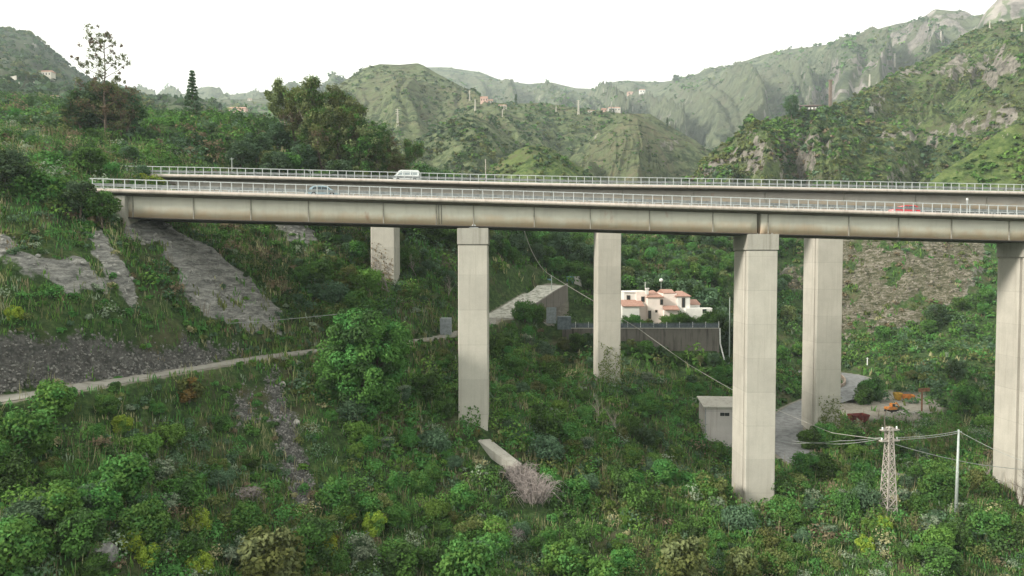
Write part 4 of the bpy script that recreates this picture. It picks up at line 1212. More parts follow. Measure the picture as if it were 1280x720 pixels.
for kd_, sd_, pl_ in (('mass_a', 48, ['eucal','olive','green']), ('mass_b', 49, ['deep','eucal','green']), ('mass_c', 50, ['olive','eucal','brown'])):
    rp = random.Random(sd_); rn = np.random.default_rng(sd_); cen = []; rad = []
    tb, tips = branch_tree(rp, 14, 0.5, 0.24, 2, (6,3), 0.3, 0.8)
    for t_ in tips:
        cen.append(tuple(t_[0])); rad.append(rp.uniform(.7,1.3))
    for _ in range(60):
        z = rp.uniform(1.5, 13.5); rr_ = 3.3*math.sin(min(1,(z+1)/15.5)*math.pi)**0.7*rp.uniform(.25,1)**.5; a = rp.uniform(0,6.28)
        cen.append((math.cos(a)*rr_, math.sin(a)*rr_, z+rp.uniform(-.5,1.2))); rad.append(rp.uniform(.55,1.25))
    def_tree(kd_, crown_mesh('crown', rn, cen, rad, 60, 0.24, pl_, 0.85, 0.6, (0.3,1.1)), tb.mesh('trunk', M_bark))
rp = random.Random(24); rn = np.random.default_rng(24); tb = MB(); cen = []; rad = []
tb.tube([(0,0,-.6),(.1,0,4),(-.1,.1,8),(.2,0,12),(.1,.1,16),(.4,0,19)], [.26,.22,.16,.11,.06,.02], 8)
for k_ in range(30):
    z = 2.4+k_*0.52; a = k_*2.4+rp.uniform(-.4,.4); L = (6.4-abs(z-8)*0.42)*rp.uniform(.55,1.15)
    b = Vector((0.1*math.sin(z),0.05,z)); e = b+Vector((math.cos(a)*L, math.sin(a)*L, L*rp.uniform(.35,.9))); m_ = b.lerp(e,.5)+Vector((0,0,-.25))
    tb.tube([b,m_,e],[.07,.045,.02],4)
    for j in range(9):
        q = b.lerp(e, rp.uniform(.35,1)); f = q+Vector((rp.gauss(0,.8),rp.gauss(0,.8),rp.uniform(.1,1.3))); tb.tube([q,f],[.025,.01],3,cap=False)
        if rp.random() < (0.95 if z < 8 else 0.55): cen.append(tuple(f)); rad.append(rp.uniform(.3,.7)*(1.6 if z < 8 else 1))
def_tree('sparse', crown_mesh('crown', rn, cen, rad, 24, 0.22, ['eucal','brown','eucal'], 0.9, 0.7, (0.2,1.1)), tb.mesh('trunk', M_bark))
# dead and leafless ones
def make_bare(kind, H, seed, mat, spread=0.7, levels=3, tr=0.13):
    rp = random.Random(seed); tb, _ = branch_tree(rp, H, spread, tr, levels, (6,5,4), 0.22, 0.6, 0.18)
    def_tree(kind, None, tb.mesh('trunk', mat), 'bare_tree', 'bare tree')
make_bare('bare_a', 8.5, 31, M_deadtwig); make_bare('bare_b', 7.0, 32, M_palebark, 0.8); make_bare('bare_c', 8.5, 34, M_bark, 0.9, 3, 0.16)
# araucaria-like conifer: whorls of level branches
rn = np.random.default_rng(41); cen = []; rad = []
tb = MB(); tb.tube([(0,0,-0.5),(0.05,0,4),(0.0,0.1,9),(0,0,13)], [0.28,0.22,0.13,0.03], 8)
rp = random.Random(41)
for k in range(15):
    z = 1.8+k*0.76; L = (2.5-k*0.15)*rp.uniform(0.75,1.15)
    for j in range(6):
        a = j*1.05+k*0.5+rp.uniform(-.3,.3); e = Vector((math.cos(a)*L, math.sin(a)*L, z+0.35*L*rp.uniform(0.2,1)))
        tb.tube([(0,0,z), tuple(e)], [0.05,0.02], 4)
        for q in (0.5, 0.8, 1.0): cen.append((e.x*q, e.y*q, z+(e.z-z)*q)); rad.append(0.36)
def_tree('conifer', crown_mesh('crown', rn, cen, rad, 11, 0.30, ['deep','bluish'], 0.6), tb.mesh('trunk', M_bark), 'conifer', 'conifer')
# cypress and poplar-like columns
rn = np.random.default_rng(43); rp = random.Random(43); cen = []; rad = []
for k in range(60):
    z = rp.uniform(0.3, 9.2); r = 1.15*math.sin(min(1,(z+0.6)/9.8)*math.pi)**0.6*rp.uniform(0.3,0.9); a = rp.uniform(0,6.28)
    cen.append((math.cos(a)*r, math.sin(a)*r, z)); rad.append(0.55)
tb = MB(); tb.tube([(0,0,-0.5),(0,0,3),(0,0,9)], [0.2,0.15,0.03], 7)
def_tree('cypress', crown_mesh('crown', rn, cen, rad, 40, 0.34, ['deep','deep','bluish'], 1.3), tb.mesh('trunk', M_bark), 'cypress', 'cypress')
# big track-side tree: billowing clumps
rp = random.Random(45); rn = np.random.default_rng(45); cen = []; rad = []
mass = [(Vector((rp.gauss(0,1), rp.gauss(0,1), rp.gauss(.2,.8))).normalized(), rp.uniform(-.20,.20)) for _ in range(16)]
for k in range(210):
    d = Vector((rp.gauss(0,1), rp.gauss(0,1), rp.gauss(0,1))).normalized(); kk = rp.uniform(0.66,0.98)*(1+sum(w*max(0, d.dot(m)-.72)/.28 for m, w in mass))
    wd = 1.0 if d.z > -0.1 else 1.04
    cen.append((d.x*5.2*kk*wd, d.y*4.9*kk*wd, max(0.8, 6.0+d.z*5.9*kk))); rad.append(rp.uniform(0.75,1.35))
tb, _ = branch_tree(random.Random(46), 11, 0.9, 0.5, 2, (6,4), 0.25)
def_tree('great', crown_mesh('crown', rn, cen, rad, 260, 0.20, ['green','deep','green','fresh'], 0.85, 0.5, (0.7,1.05)), tb.mesh('trunk', M_bark))

# shrubs: single meshes with their stems
def shrub_mesh(kind, pals, rx, rz, clumps, nleaf, ls, seed, shell=(0.6,1.05), stem=M_bark, flowers=None, flat=0.85):
    rp = random.Random(seed); rn = np.random.default_rng(seed)
    cen, rad = lobed(rp, clumps, rx, rz*0.55, rz*0.55, 0.22, 0.42, rz*0.12)
    me = crown_mesh('foliage', rn, cen, rad, nleaf, ls, pals, flat, 0.55, shell)
    st = MB()
    for i in range(0, len(cen), 3):
        c = cen[i]; st.tube([(0,0,-0.3),(c[0]*0.4,c[1]*0.4,c[2]*0.55),c], [0.05,0.035,0.015], 4)
    sm = st.mesh('stems', stem)
    return me, sm
SHRUBS = {
 'yellow': shrub_mesh('yellow', ['yellow','yellow','bright'], 1.0, 1.35, 34, 110, 0.09, 61),
 'green':  shrub_mesh('green', ['green','fresh'], 1.6, 2.1, 46, 110, 0.13, 62),
 'dark':   shrub_mesh('dark', ['deep','green'], 1.6, 2.1, 46, 110, 0.13, 63),
 'silver': shrub_mesh('silver', ['silver','bluish'], 1.1, 1.2, 30, 90, 0.10, 64, (0.3,1.1)),
 'olive':  shrub_mesh('olive', ['olive','green'], 1.6, 2.0, 46, 100, 0.12, 65),
 'bright': shrub_mesh('bright', ['bright'], 1.4, 1.7, 40, 100, 0.12, 66),
 'bluish': shrub_mesh('bluish', ['bluish'], 1.5, 1.9, 42, 100, 0.12, 67),
 'rust':   shrub_mesh('rust', ['rust','olive'], 1.1, 1.2, 24, 56, 0.16, 68),
}
PROTO = {}
def put_tree(kind, x, y, s, label, group=None, z=None, rz=None, sz=None, name=None, cat=None):
    crown, trunk, nm, ct = TREES[kind]
    z = drop(x, y) if z is None else z
    root = empty(name or nm, (x, y, z), prnd.uniform(0, 6.28) if rz is None else rz, label, cat or ct, group)
    root.scale = (s, s, sz or s)
    if crown: link_mesh('crown', crown, root)
    link_mesh('trunk' if nm != 'bare_tree' else 'trunk', trunk, root)
    return root
def put_shrub(kind, x, y, s, label, group=None, sz=1.0, name='shrub', cat='shrub'):
    fol, st = SHRUBS[kind]
    z = float(gz_at(x, y))
    root = empty(name, (x, y, z-0.05), prnd.uniform(0, 6.28), label, cat, group)
    root.scale = (s*prnd.uniform(0.85,1.15), s*prnd.uniform(0.85,1.15), s*sz)
    link_mesh('foliage', fol, root); link_mesh('stems', st, root)
    return root
def at_px(px, py):
    p = hit(px, py); return p.x, p.y

# --- the ones the photo singles out
def tree_px(kind, px, py, s, label, group=None, **k):
    x, y = at_px(px, py); return put_tree(kind, x, y, s, label, group, **k)
p = W(455, 515, 88)
put_tree('great', p.x, 88.0, 1.12, 'largest round bright green tree, beside the track left of the front viaduct pier', z=float(gz_at(p.x, 88.0))-0.4, rz=0.6)
g = W(132, 190, 135); put_tree('sparse', g.x, 135, 1.0, 'tall airy tree with thin leaves against the sky at upper left', z=drop(g.x,135), rz=0.4, sz=1.05)
g = W(150, 190, 136); put_tree('sparse', g.x, 136.5, 0.6, 'lower airy tree right beside the tall airy tree on the skyline', z=drop(g.x,136.5), rz=2.6, sz=0.5)
g = W(100, 190, 137); put_tree('sparse', g.x, 137.5, 0.66, 'small airy tree left beside the tall airy tree on the skyline', z=drop(g.x,137.5), rz=4.1, sz=0.42)
for k, (px, sc_) in enumerate(((102,1.2),(130,1.45),(158,1.2))):
    g = W(px, 160, 138+k); put_tree('round_c', g.x, 138+k, sc_, ('left','middle','right')[k]+' one of the dark bushy trees at the foot of the tall airy tree', 'dark trees around the tall airy tree')
g = W(241, 150, 172); put_tree('conifer', g.x, 172, 0.88, 'narrow dark conifer with layered branches standing alone on the skyline', z=W(241,154,172).z, sz=1.0)
for px, py, d, s, kind, lb in ((385,212,150,1.05,'euc_a','leftmost tall pale-trunked eucalyptus behind the farther railing'),(412,214,155,1.22,'mass_a','tallest leafy eucalyptus of the clump left of the white van'),(438,214,152,1.15,'mass_a','eucalyptus with olive foliage in the middle of the clump left of the white van'),(462,216,156,0.9,'mass_b','dark green eucalyptus on the right of the clump left of the white van'),(355,210,158,0.95,'euc_b','smaller brownish eucalyptus at the left edge of the clump'),(515,220,158,0.66,'euc_a','small thin eucalyptus above the white van'),(486,218,160,0.75,'mass_c','low eucalyptus between the clump and the white van')):
    g = W(px, py, d); put_tree(kind, g.x, d, s, lb, 'eucalyptus trees behind the farther railing', z=max(drop(g.x, d), 0)-0.5)
for px, py, d, s, kind, lb in ((398,214,158,1.0,'mass_b','dense dark eucalyptus behind the left part of the clump'),(425,214,160,1.15,'mass_a','tall eucalyptus at the back of the clump, just right of the tallest'),(450,214,150,0.92,'mass_c','brown-green eucalyptus in front of the right part of the clump'),(372,214,154,0.85,'mass_c','slender pale eucalyptus near the left edge of the clump')):
    g = W(px, py, d); put_tree(kind, g.x, d, s, lb, 'eucalyptus trees behind the farther railing', z=max(drop(g.x, d), 0)-0.5)
for px, d, s, kd, lb in ((405,146,1.0,'mass_c','rounded brownish-green eucalyptus filling the front of the clump, left part'),(420,147,1.12,'mass_a','rounded green eucalyptus filling the front of the clump, centre'),(447,147,1.05,'mass_b','rounded dark eucalyptus filling the front of the clump, right of centre'),(475,150,0.8,'mass_a','rounded eucalyptus at the right end of the clump'),(392,149,0.92,'mass_b','dark rounded eucalyptus near the left end of the clump'),(500,153,0.6,'mass_c','last small brownish eucalyptus at the right end, above the van')):
    g = W(px, 214, d); put_tree(kd, g.x, d, s, lb, 'eucalyptus trees behind the farther railing', z=max(drop(g.x, d), 0)-0.5)
for i, (px, s, k) in enumerate(((345,1.0,'round_c'),(362,0.85,'round_a'),(380,0.9,'round_c'),(402,0.85,'round_a'),(425,1.0,'round_c'),(447,0.9,'round_e'),(470,0.95,'round_c'),(492,0.85,'round_a'),(322,1.0,'round_c'),(300,0.9,'round_c'),(335,0.8,'round_e'))):
    g = W(px, 215, 138+(i%3)*3); put_tree(k, g.x, g.y, s, 'low bushy tree filling the foot of the eucalyptus clump', 'bushy trees at the foot of the eucalyptus clump')
for px, py, d, s, k, lb in ((40,262,86,0.95,'round_b','large green bushy tree at the left edge, level with the railings'),(78,262,87,0.85,'round_d','bright bushy tree just left of the end of the nearer railing'),(8,250,84,0.9,'round_c','dark tree at the left edge of the photo beside the railings'),(100,268,85.5,0.62,'round_c','dark bushy tree directly under the left end of the nearer railing'),(128,280,86.5,0.78,'round_b','bushy tree hiding the left end of the nearer girder'),(112,225,101,0.8,'round_a','mid green tree left of the start of the farther railing'),(137,232,108,0.7,'round_b','green tree touching the start of the farther railing'),(150,222,128,0.8,'round_e','olive tree behind the start of the farther railing'),(60,235,100,0.9,'round_a','mid green tree between the two railings level and the left edge')):
    g = W(px, py, d); put_tree(k, g.x, d, s, lb, z=min(g.z, drop(g.x,d)+1.0))
for px, s in ((178,0.9),(195,1.15),(212,0.8)):
    g = W(px, 216, 115.5); put_shrub('yellow', g.x, 115.0, s*1.3, 'yellow-leaved shrub growing up through the left end of the farther railing'+{178:', leftmost',195:', tallest',212:', rightmost'}[px])
tree_px('bare_a', 487, 372, 1.05, 'leafless pinkish tree in front of the leftmost far pier')
tree_px('bare_b', 775, 552, 0.95, 'pale leafless tree on the green slope between the front piers')
tree_px('bare_b', 745, 530, 0.8, 'small pale leafless tree left of another one on the green slope', rz=1.0)
tree_px('bare_c', 1272, 640, 1.0, 'leafless dark tree in front of the rightmost pier')
tree_px('bare_a', 1227, 606, 0.62, 'small leafless tree left of the rightmost pier')
tree_px('bare_b', 560, 372, 0.8, 'leafless tree with tangled twigs above the grey metal hut')
tree_px('bare_b', 520, 345, 0.75, 'leafless tree on the slope right of the leftmost far pier')
for px, py, s, k, lb in ((912,181,0.9,'round_d','light green round tree on the left shoulder of the right mountain'),(989,150,1.0,'round_c','broad green tree left of the long house on the right hill'),(1043,140,0.62,'round_c','dark tree right of the long house on the right hill'),(834,158,0.75,'cypress','lone cypress on the right flank of the sharp spur'),(645,131,0.9,'cypress','lone cypress right of the pink hilltop house'),(800,142,0.9,'round_c','dark tree on the tip of the sharp spur'),(845,104,1.0,'round_c','tiny round tree on the distant skyline')):
    sc_ = s*(1.9 if k == 'cypress' and px > 980 else 1.0)*(hit(px,py+1).y/(400 if px > 880 else 560))
    if px == 989: sc_ = 1.45
    tree_px(k, px, py, sc_, lb, sz=sc_*(1.45 if px == 989 else 1.0))
g = at_px(989,138)

def shrubs_px(lst):
    for kind, px, py, s, lb in lst:
        x, y = at_px(px, py); put_shrub(kind, x, y, s*(1.18 if kind == 'yellow' else 1.15), lb, sz=1.15)
shrubs_px([
 ('yellow',404,700,1.30,'roundest yellow-green flowering shrub, in the lower left centre'),
 ('yellow',430,657,1.05,'yellow-green shrub left of a taller one, below the gravel gully'),
 ('yellow',467,668,1.25,'yellow-green shrub with an orange base, right of its smaller neighbour'),
 ('yellow',165,690,0.95,'left one of the yellow flowering shrubs beside the round boulder'),
 ('yellow',192,672,0.9,'topmost yellow flowering shrub right of the round boulder'),
 ('yellow',185,705,0.8,'lowest yellow flowering shrub right of the round boulder'),
 ('yellow',250,662,0.85,'yellow shrub between the boulder and the light green tree'),
 ('yellow',153,541,0.9,'small yellow shrub capping a green bush below the track'),
 ('yellow',20,718,0.9,'yellow shrub in the bottom left corner'),
 ('yellow',250,718,0.9,'yellow shrub at the bottom edge left of the light green tree'),
 ('yellow',18,402,0.8,'yellow shrub at the left edge above the gravel bank'),
 ('yellow',1105,665,1.0,'yellow flowering shrub in front of the lattice pylon'),
 ('yellow',1082,690,1.0,'yellow flowering shrub at the lower right, left of the pylon'),
 ('yellow',975,650,0.7,'yellow-topped shrub right of the middle front pier base'),
 ('rust',418,680,0.5,'rusty orange low plant under the yellow shrubs'),
 ('rust',595,545,0.6,'orange weeds at the foot of the left front pier'),
 ('rust',235,500,1.3,'rusty brown shrub just below the track'),
 ('silver',1015,628,1.0,'silvery shrub nearest the middle front pier'),
 ('silver',1058,628,1.0,'silvery shrub halfway between middle pier and pylon'),
 ('silver',1082,640,1.1,'silvery shrub just left of the pylon'),
 ('silver',1135,632,1.3,'silvery shrub just right of the pylon'),
 ('silver',1160,668,1.3,'silvery shrub in the lower right between pylon and pier'),
 ('silver',450,700,1.2,'silvery shrub right of the roundest yellow shrub'),
 ('dark',975,630,1.15,'dark rounded bush touching the right side of the middle front pier'),
])
# larger near trees of the foreground
for px, py, s, k, lb, sz in ((340,738,1.15,'round_e','light olive-green tree at the bottom left of centre',None),(585,745,1.05,'round_b','rounded green tree at the bottom edge left of centre',None),(25,575,0.85,'round_b','leafy green tree at the left edge below the track',None),(62,522,0.80,'round_d','green tree rising across the track at the left edge',None),(150,625,0.8,'round_b','bushy green tree on the left foreground slope',None),(70,650,0.7,'round_d','lighter green tree at the left edge of the foreground slope',None),(705,728,0.95,'round_d','green tree at the bottom centre',None),(750,752,0.9,'round_d','pale green tree cut by the bottom edge right of centre',None),(862,742,1.15,'round_e','broad olive-green tree at the bottom right of centre',None),(935,738,0.8,'round_e','smaller olive-green tree beside the broad one at the bottom',None),
 (790,585,0.75,'round_d','light green young tree on the slope left of the grey shed',None),(832,610,0.8,'round_b','fresh green young tree below the grey shed',None),(845,578,0.6,'round_d','small light green tree just left of the grey shed base',None),(715,560,0.75,'round_b','fresh green tree right of the dead pink shrubs',None),(800,650,0.8,'round_a','green tree in the lower centre, left of the middle front pier',None),(510,560,0.5,'round_b','small fresh green tree below the great round tree',None)):
    if s < 0.01: continue
    p = hit(px, min(py, 719)); y = p.y - max(0, py-719)*0.12
    x = (px-640)/FPX*y*1.0
    put_tree(k, x, y, s, lb, z=float(gz_at(x, y))-0.3)

# --- shrubs and trees nobody singles out, still one by one
def zone_of(px, py, y):
    if py > 500 and px < 560 and y < 90: return 'on the near slope below the dirt track'
    if px < 560 and y < 112: return 'on the bank above the dirt track'
    if px < 640: return 'on the wooded slope behind the left viaduct piers'
    if y < 112: return 'on the valley floor around the right front piers'
    if px < 1000: return 'in the wood around the villa'
    return 'below the rocky cliff on the right'
desc = {'green':'mid green leafy shrub','dark':'dark green rounded shrub','silver':'silvery grey-green shrub','olive':'olive green shrub','bright':'bright light green shrub','bluish':'bluish green shrub','rust':'rusty brown shrub','yellow':'yellow flowering shrub'}
TPX = [-20,0,100,200,330,400,560]; TPY = [503,500,485,468,447,440,420]
def hides_rock(px, py):
    if px < 560 and -4 < py-np.interp(px, TPX, TPY) < 34: return True
    return (135 < px < 365 and 268 < py < 440) or (315 < px < 410 and 465 < py < 645) or (0 < px < 190 and 290 < py < 400) or (px < 330 and 415 < py < 500)
cnt = 0; tries = 0
sk = ['green','dark','olive','bright','bluish','silver']; sw = [1.5,1.3,1.0,0.8,1.0,0.6]
placed = []
while cnt < 250 and tries < 4000:
    tries += 1
    px = prnd.uniform(-15, 1295); py = prnd.uniform(300, 719)
    p = hit(px, py)
    if p.y > 135 or not (GX0+3 < p.x < GX1-3): continue
    if g_look(VEG, p.x, p.y) < 0.6 or g_look(d_clear, p.x, p.y) < 2.2 or not is_clear(np.array(p.x), np.array(p.y), 1.6): continue
    if abs(px-1110) < 16 and py > 600: continue
    if p.y < 112 and hides_rock(px, py): continue
    kind = prnd.choices(sk, sw)[0]; z = zone_of(px, py, p.y)
    s = (0.55+0.95*prnd.random()**1.5)*(1.0 if p.y < 85 else 1.2)
    put_shrub(kind, p.x, p.y, s, desc[kind]+' '+z, desc[kind]+'s '+z, prnd.uniform(0.8,1.2)); cnt += 1
tdesc = {'round_a':'dark and mid green round tree','round_b':'fresh green round tree','round_c':'tall dark bluish green tree','round_d':'bright green low tree','round_e':'olive green tree'}
cnt = 0; tries = 0
while cnt < 285 and tries < 9000:
    tries += 1
    px = prnd.uniform(-15, 1295); py = prnd.uniform(150, 560)
    if prnd.random() < 0.42: px, py = prnd.uniform(605, 1010), prnd.uniform(284, 405)
    p = hit(px, py)
    if p.y < 104 or p.y > 275 or not (GX0+3 < p.x < GX1-3): continue
    if px < 350 and py < 200 and prnd.random() < 0.4: continue
    if p.y < 114 and hides_rock(px, py): continue
    if g_look(VEG, p.x, p.y) < 0.6 or g_look(cliff, p.x, p.y) > 0.2 or g_look(d_clear, p.x, p.y) < 3.2 or not is_clear(np.array(p.x), np.array(p.y), 3.0): continue
    # leave the house, wall, yard and roads in view
    lim = None
    if 640 < px < 905 and 400 < py < 470: lim = 0.42
    if 610 < px < 730 and 360 < py < 440: lim = 0.3
    if 950 < px < 1175 and 495 < py < 600: lim = 0.3
    if 860 < px < 920 and 540 < py < 600: lim = 0.3
    if 455 < px < 505 and 340 < py < 400: lim = 0.4
    if px < 620 and p.y < 116: lim = 0.45
    wts = [1.2,1.0,1.1,0.5,0.6] if px > 600 else [1.2,0.5,1.4,0.15,0.9]
    kind = prnd.choices(list(tdesc), wts)[0]; z = zone_of(px, py, p.y)
    s = prnd.uniform(0.45, 1.0)*(1.0 if p.y > 140 else 0.6)
    if lim: s = lim*prnd.uniform(0.7, 1.0)
    put_tree(kind, p.x, p.y, s, tdesc[kind]+' '+z, tdesc[kind]+'s '+z, z=float(gz_at(p.x, p.y))-0.3, sz=s*prnd.uniform(0.8,1.1)); cnt += 1
# ================================================================== BUILDINGS, WALLS, STREET THINGS
M_pink = simple_mat('pink_house_render', (0.82,0.73,0.68), 0.9, 0.2, 0, 0.06, 0.6)
M_wwall = simple_mat('white_house_render', (0.76,0.75,0.72), 0.9, 0.2, 0, 0.06, 0.6)
m_t, n_, l_ = new_mat('terracotta_tiles'); b_ = bsdf(n_, l_, 0.85, 0.2)
wv = n_.new('ShaderNodeTexWave'); wv.inputs['Scale'].default_value = 2.4; wv.inputs['Distortion'].default_value = 0.6; l_.new(N_map(n_, l_), wv.inputs[0])
f_ = N_noise(n_, l_, 2.5, 5, 0.7, N_map(n_, l_))
c_ = N_ramp(n_, l_, f_, [(0.3,(0.30,0.17,0.13)),(0.55,(0.43,0.26,0.21)),(0.8,(0.54,0.38,0.32))])
l_.new(N_mix(n_, l_, 0.35, c_, N_ramp(n_, l_, wv.outputs[1], [(0.0,0.5),(1.0,1.0)]), 'MULTIPLY'), b_.inputs['Base Color']); N_bump(n_, l_, wv.outputs[1], b_, 0.4, 0.05)
M_tile = m_t
M_win = simple_mat('dark_window_pane', (0.03,0.035,0.04), 0.15, 0.6)
M_frame = simple_mat('brown_window_frame', (0.13,0.08,0.05), 0.7, 0.3)
M_rwall = concrete_mat('dirty_retaining_wall', (0.175,0.16,0.145), (0.05,0.047,0.042), 0.35, 1.0)
M_shed = concrete_mat('shed_render', (0.50,0.47,0.46), (0.30,0.27,0.24), 0.15, 0.5)
M_bluef = simple_mat('blue_grey_mesh_fence', (0.13,0.16,0.185), 0.7, 0.3, 0, 0.3, 1.5)
M_blue = simple_mat('blue_tarpaulin', (0.16,0.30,0.46), 0.7, 0.3, 0, 0.3, 1.5)
M_mgrey = simple_mat('grey_sheet_metal', (0.26,0.29,0.31), 0.6, 0.4, 0.2, 0.2, 2)
M_pole = simple_mat('grey_green_steel_pole', (0.42,0.47,0.45), 0.6, 0.4, 0.2, 0.12, 3)
M_wood = simple_mat('weathered_wooden_pole', (0.22,0.19,0.16), 0.9, 0.2, 0, 0.2, 4)
M_latt = simple_mat('pale_rusty_lattice_steel', (0.45,0.41,0.375), 0.75, 0.3, 0.1, 0.25, 2)
M_cable = simple_mat('pale_cable', (0.40,0.39,0.36), 0.7, 0.2)
M_wire = simple_mat('grey_wire', (0.33,0.35,0.34), 0.7, 0.2)
M_red = simple_mat('faded_red_skip_paint', (0.15,0.028,0.028), 0.6, 0.3, 0, 0.25, 2)
M_oran = simple_mat('orange_machine_paint', (0.50,0.19,0.04), 0.6, 0.3, 0, 0.25, 2)
M_yel = simple_mat('yellow_orange_paint', (0.48,0.30,0.05), 0.6, 0.3, 0, 0.2, 2)
M_rubble = simple_mat('pale_rubble', (0.38,0.37,0.34), 0.95, 0.1, 0, 0.4, 3)
M_rust = simple_mat('rusty_steel', (0.20,0.10,0.06), 0.9, 0.2, 0, 0.3, 3)
M_stone = simple_mat('grey_boulder_stone', (0.22,0.215,0.215), 0.95, 0.1, 0, 0.3, 2.5)

def gable(mb, x0, x1, y0, y1, z, h, ov=0.22, hip=0.0):
    """tiled roof with ridge along x"""
    ym = (y0+y1)/2; t = 0.16
    a, b, c, d = (x0-ov,y0-ov,z), (x1+ov,y0-ov,z), (x1+ov,y1+ov,z), (x0-ov,y1+ov,z)
    e, f = (x0-ov+hip,ym,z+h), (x1+ov-hip,ym,z+h)
    up = [(p[0],p[1],p[2]+t) for p in (a,b,c,d,e,f)]
    mb.add([a,b,c,d,e,f]+up, [(6,7,11,10),(8,9,10,11),(0,1,7,6),(2,3,9,8),(1,2,8,11,7),(3,0,6,10,9),(0,3,2,1)])
def lean(mb, x0, x1, y0, y1, z0, z1, ov=0.3, t=0.16):
    """single-pitch roof, low edge towards the camera"""
    vs = [(x0-ov,y0-ov,z0),(x1+ov,y0-ov,z0),(x1+ov,y1+0.02,z1),(x0-ov,y1+0.02,z1)]
    mb.add(vs+[(v[0],v[1],v[2]+t) for v in vs], [(3,2,1,0),(4,5,6,7),(0,1,5,4),(1,2,6,5),(2,3,7,6),(3,0,4,7)])
def window(parent, x, y, z, w, h, frame=None, name='window', pane=None):
    f = MB(); f.box(x-w/2-.09,x+w/2+.09,y-0.07,y-0.004,z-.09,z+h+.09)
    o = f.build(name, frame or M_frame, parent)
    p = MB(); p.box(x-w/2,x+w/2,y-0.085,y-0.072,z,z+h); p.build('pane', pane or M_win, o); return o

# ---- villa on its terrace
HY = 154.0; k = HY/FPX
def hx(px): return W(px, 400, HY).x
def hz(py): return W(830, py, HY).z
zt = TERR['z']
villa = empty('villa', (0,0,0), 0, 'pink and white villa with red tiled roofs on a walled terrace between the piers', 'house')
def blk(x0, x1, y0, y1, ytop, mat, name='wall'):
    return MB().box(hx(x0), hx(x1), y0, y1, zt-0.3, hz(ytop)).build(name, mat, villa, bevel=0.02)
w1 = blk(781.5, 797, HY+1.5, HY+8, 366, M_wwall)
w2 = blk(796, 810, HY+0.8, HY+7.4, 364.4, M_pink)
w3 = blk(809, 828, HY-0.4, HY+7.0, 372, M_pink)
w4 = blk(829.5, 847, HY+0.9, HY+8.0, 367.2, M_pink)
w5 = blk(847.1, 863, HY+0.4, HY+7.5, 371, M_wwall)
w6 = blk(863.1, 877, HY+1.6, HY+7.0, 381.5, M_wwall)
w7 = blk(856, 889.5, HY-0.6, HY+1.5, 385, M_wwall)
w8 = blk(776, 797, HY-2.2, HY+1.4, 382.5, M_wwall)
w9 = blk(828.1, 846.9, HY-1.6, HY+0.85, 387, M_pink)
rf = MB(); gable(rf, hx(809), hx(828), HY-0.4, HY+7.0, hz(372)+.01, 1.35, hip=1.6); rf.build('roof', M_tile, villa)
rf = MB(); gable(rf, hx(845), hx(863), HY+0.4, HY+7.5, hz(371)+.01, 1.0, hip=1.2); rf.build('roof', M_tile, villa)
rf = MB(); lean(rf, hx(777), hx(801), HY-2.2, HY+1.45, hz(382.5)+.01, hz(382.5)+1.15); rf.build('roof', M_tile, villa)
rf = MB(); lean(rf, hx(829), hx(845), HY-1.9, HY+0.35, hz(387)+.01, hz(387)+0.75); rf.build('roof', M_tile, villa)
rf = MB(); lean(rf, hx(863.5), hx(876), HY+1.6, HY+5, hz(381.5)+.01, hz(381.5)+0.9); rf.build('roof', M_tile, villa)
rf = MB(); rf.box(hx(781), hx(797)-.02, HY+1.3, HY+8.2, hz(366)+.003, hz(366)+.2); rf.build('roof', M_wwall, villa)
rf = MB(); gable(rf, hx(829.5)+.3, hx(844), HY+1.0, HY+7.6, hz(367.2)+.01, 0.7, 0.15); rf.build('roof', M_tile, villa)
ch = MB(); ch.box(hx(807.5), hx(810.5), HY+0.0, HY+0.7, hz(368), hz(361.5)); ch.box(hx(807)-.05, hx(811)+.05, HY-0.1, HY+0.8, hz(361.5)+.003, hz(361.5)+.25)
ch.build('chimney', M_wwall, villa)
window(w1, hx(786.8), HY+1.5, hz(374.7), 0.62, 0.85); window(w2, hx(804.2), HY+0.8, hz(377), 0.62, 1.0)
window(w3, hx(819.8), HY-0.4, hz(390), 0.36, 0.4); window(w4, hx(838), HY+0.9, hz(380.5), 0.55, 1.15) if False else window(w3, hx(826.3), HY-0.4, hz(380.5), 0.5, 1.1)
window(w5, hx(854.6), HY+0.4, hz(384), 0.55, 2.0, name='door'); window(w7, hx(879.5), HY-0.6, hz(391), 0.9, 0.85, M_wwall)
window(w3, hx(811.5), HY-0.4, hz(398), 0.55, 1.7, name='door')
gw = MB(); gw.box(hx(852), hx(893), HY-3.6, HY-3.3, zt-0.2, zt+1.25)
tag(gw.build('garden_wall', M_wwall, bevel=.02), 'low white garden wall at the right end of the villa terrace', 'wall')
# mast and lamp by the villa
mt = empty('antenna_mast', (hx(807.5), HY+1.2, hz(365)), 0, 'thin white antenna mast rising from the villa roof beside its chimney', 'antenna')
MB().tube([(0,0,-0.4),(0,0,2.2)], 0.05, 6).build('mast', M_white, mt)
MB().bar((-0.35,0,2.0),(0.35,0,2.0),0.03).bar((-0.25,0,1.7),(0.25,0,1.7),0.03).build('aerial', M_white, mt)
lx, ly = W(826.3, 370, HY+10).x, HY+10
lp = empty('street_lamp', (lx, ly, float(gz_at(lx, ly))), 0, 'street lamp with a round white head behind the villa', 'street lamp')
top = W(826, 350, HY+10).z-lp.location.z
MB().tube([(0,0,0),(0,0,top-.5)], [0.07,0.05], 7).build('pole', M_pole, lp)
g_ = MB(); g_.tube([(0,0,top-.5),(0,0,top-.3),(0,0,top),(0,0,top+.25),(0,0,top+.4)], [0.12,0.38,0.48,0.36,0.05], 12); g_.build('lamp_head', M_white, lp, smooth=True)

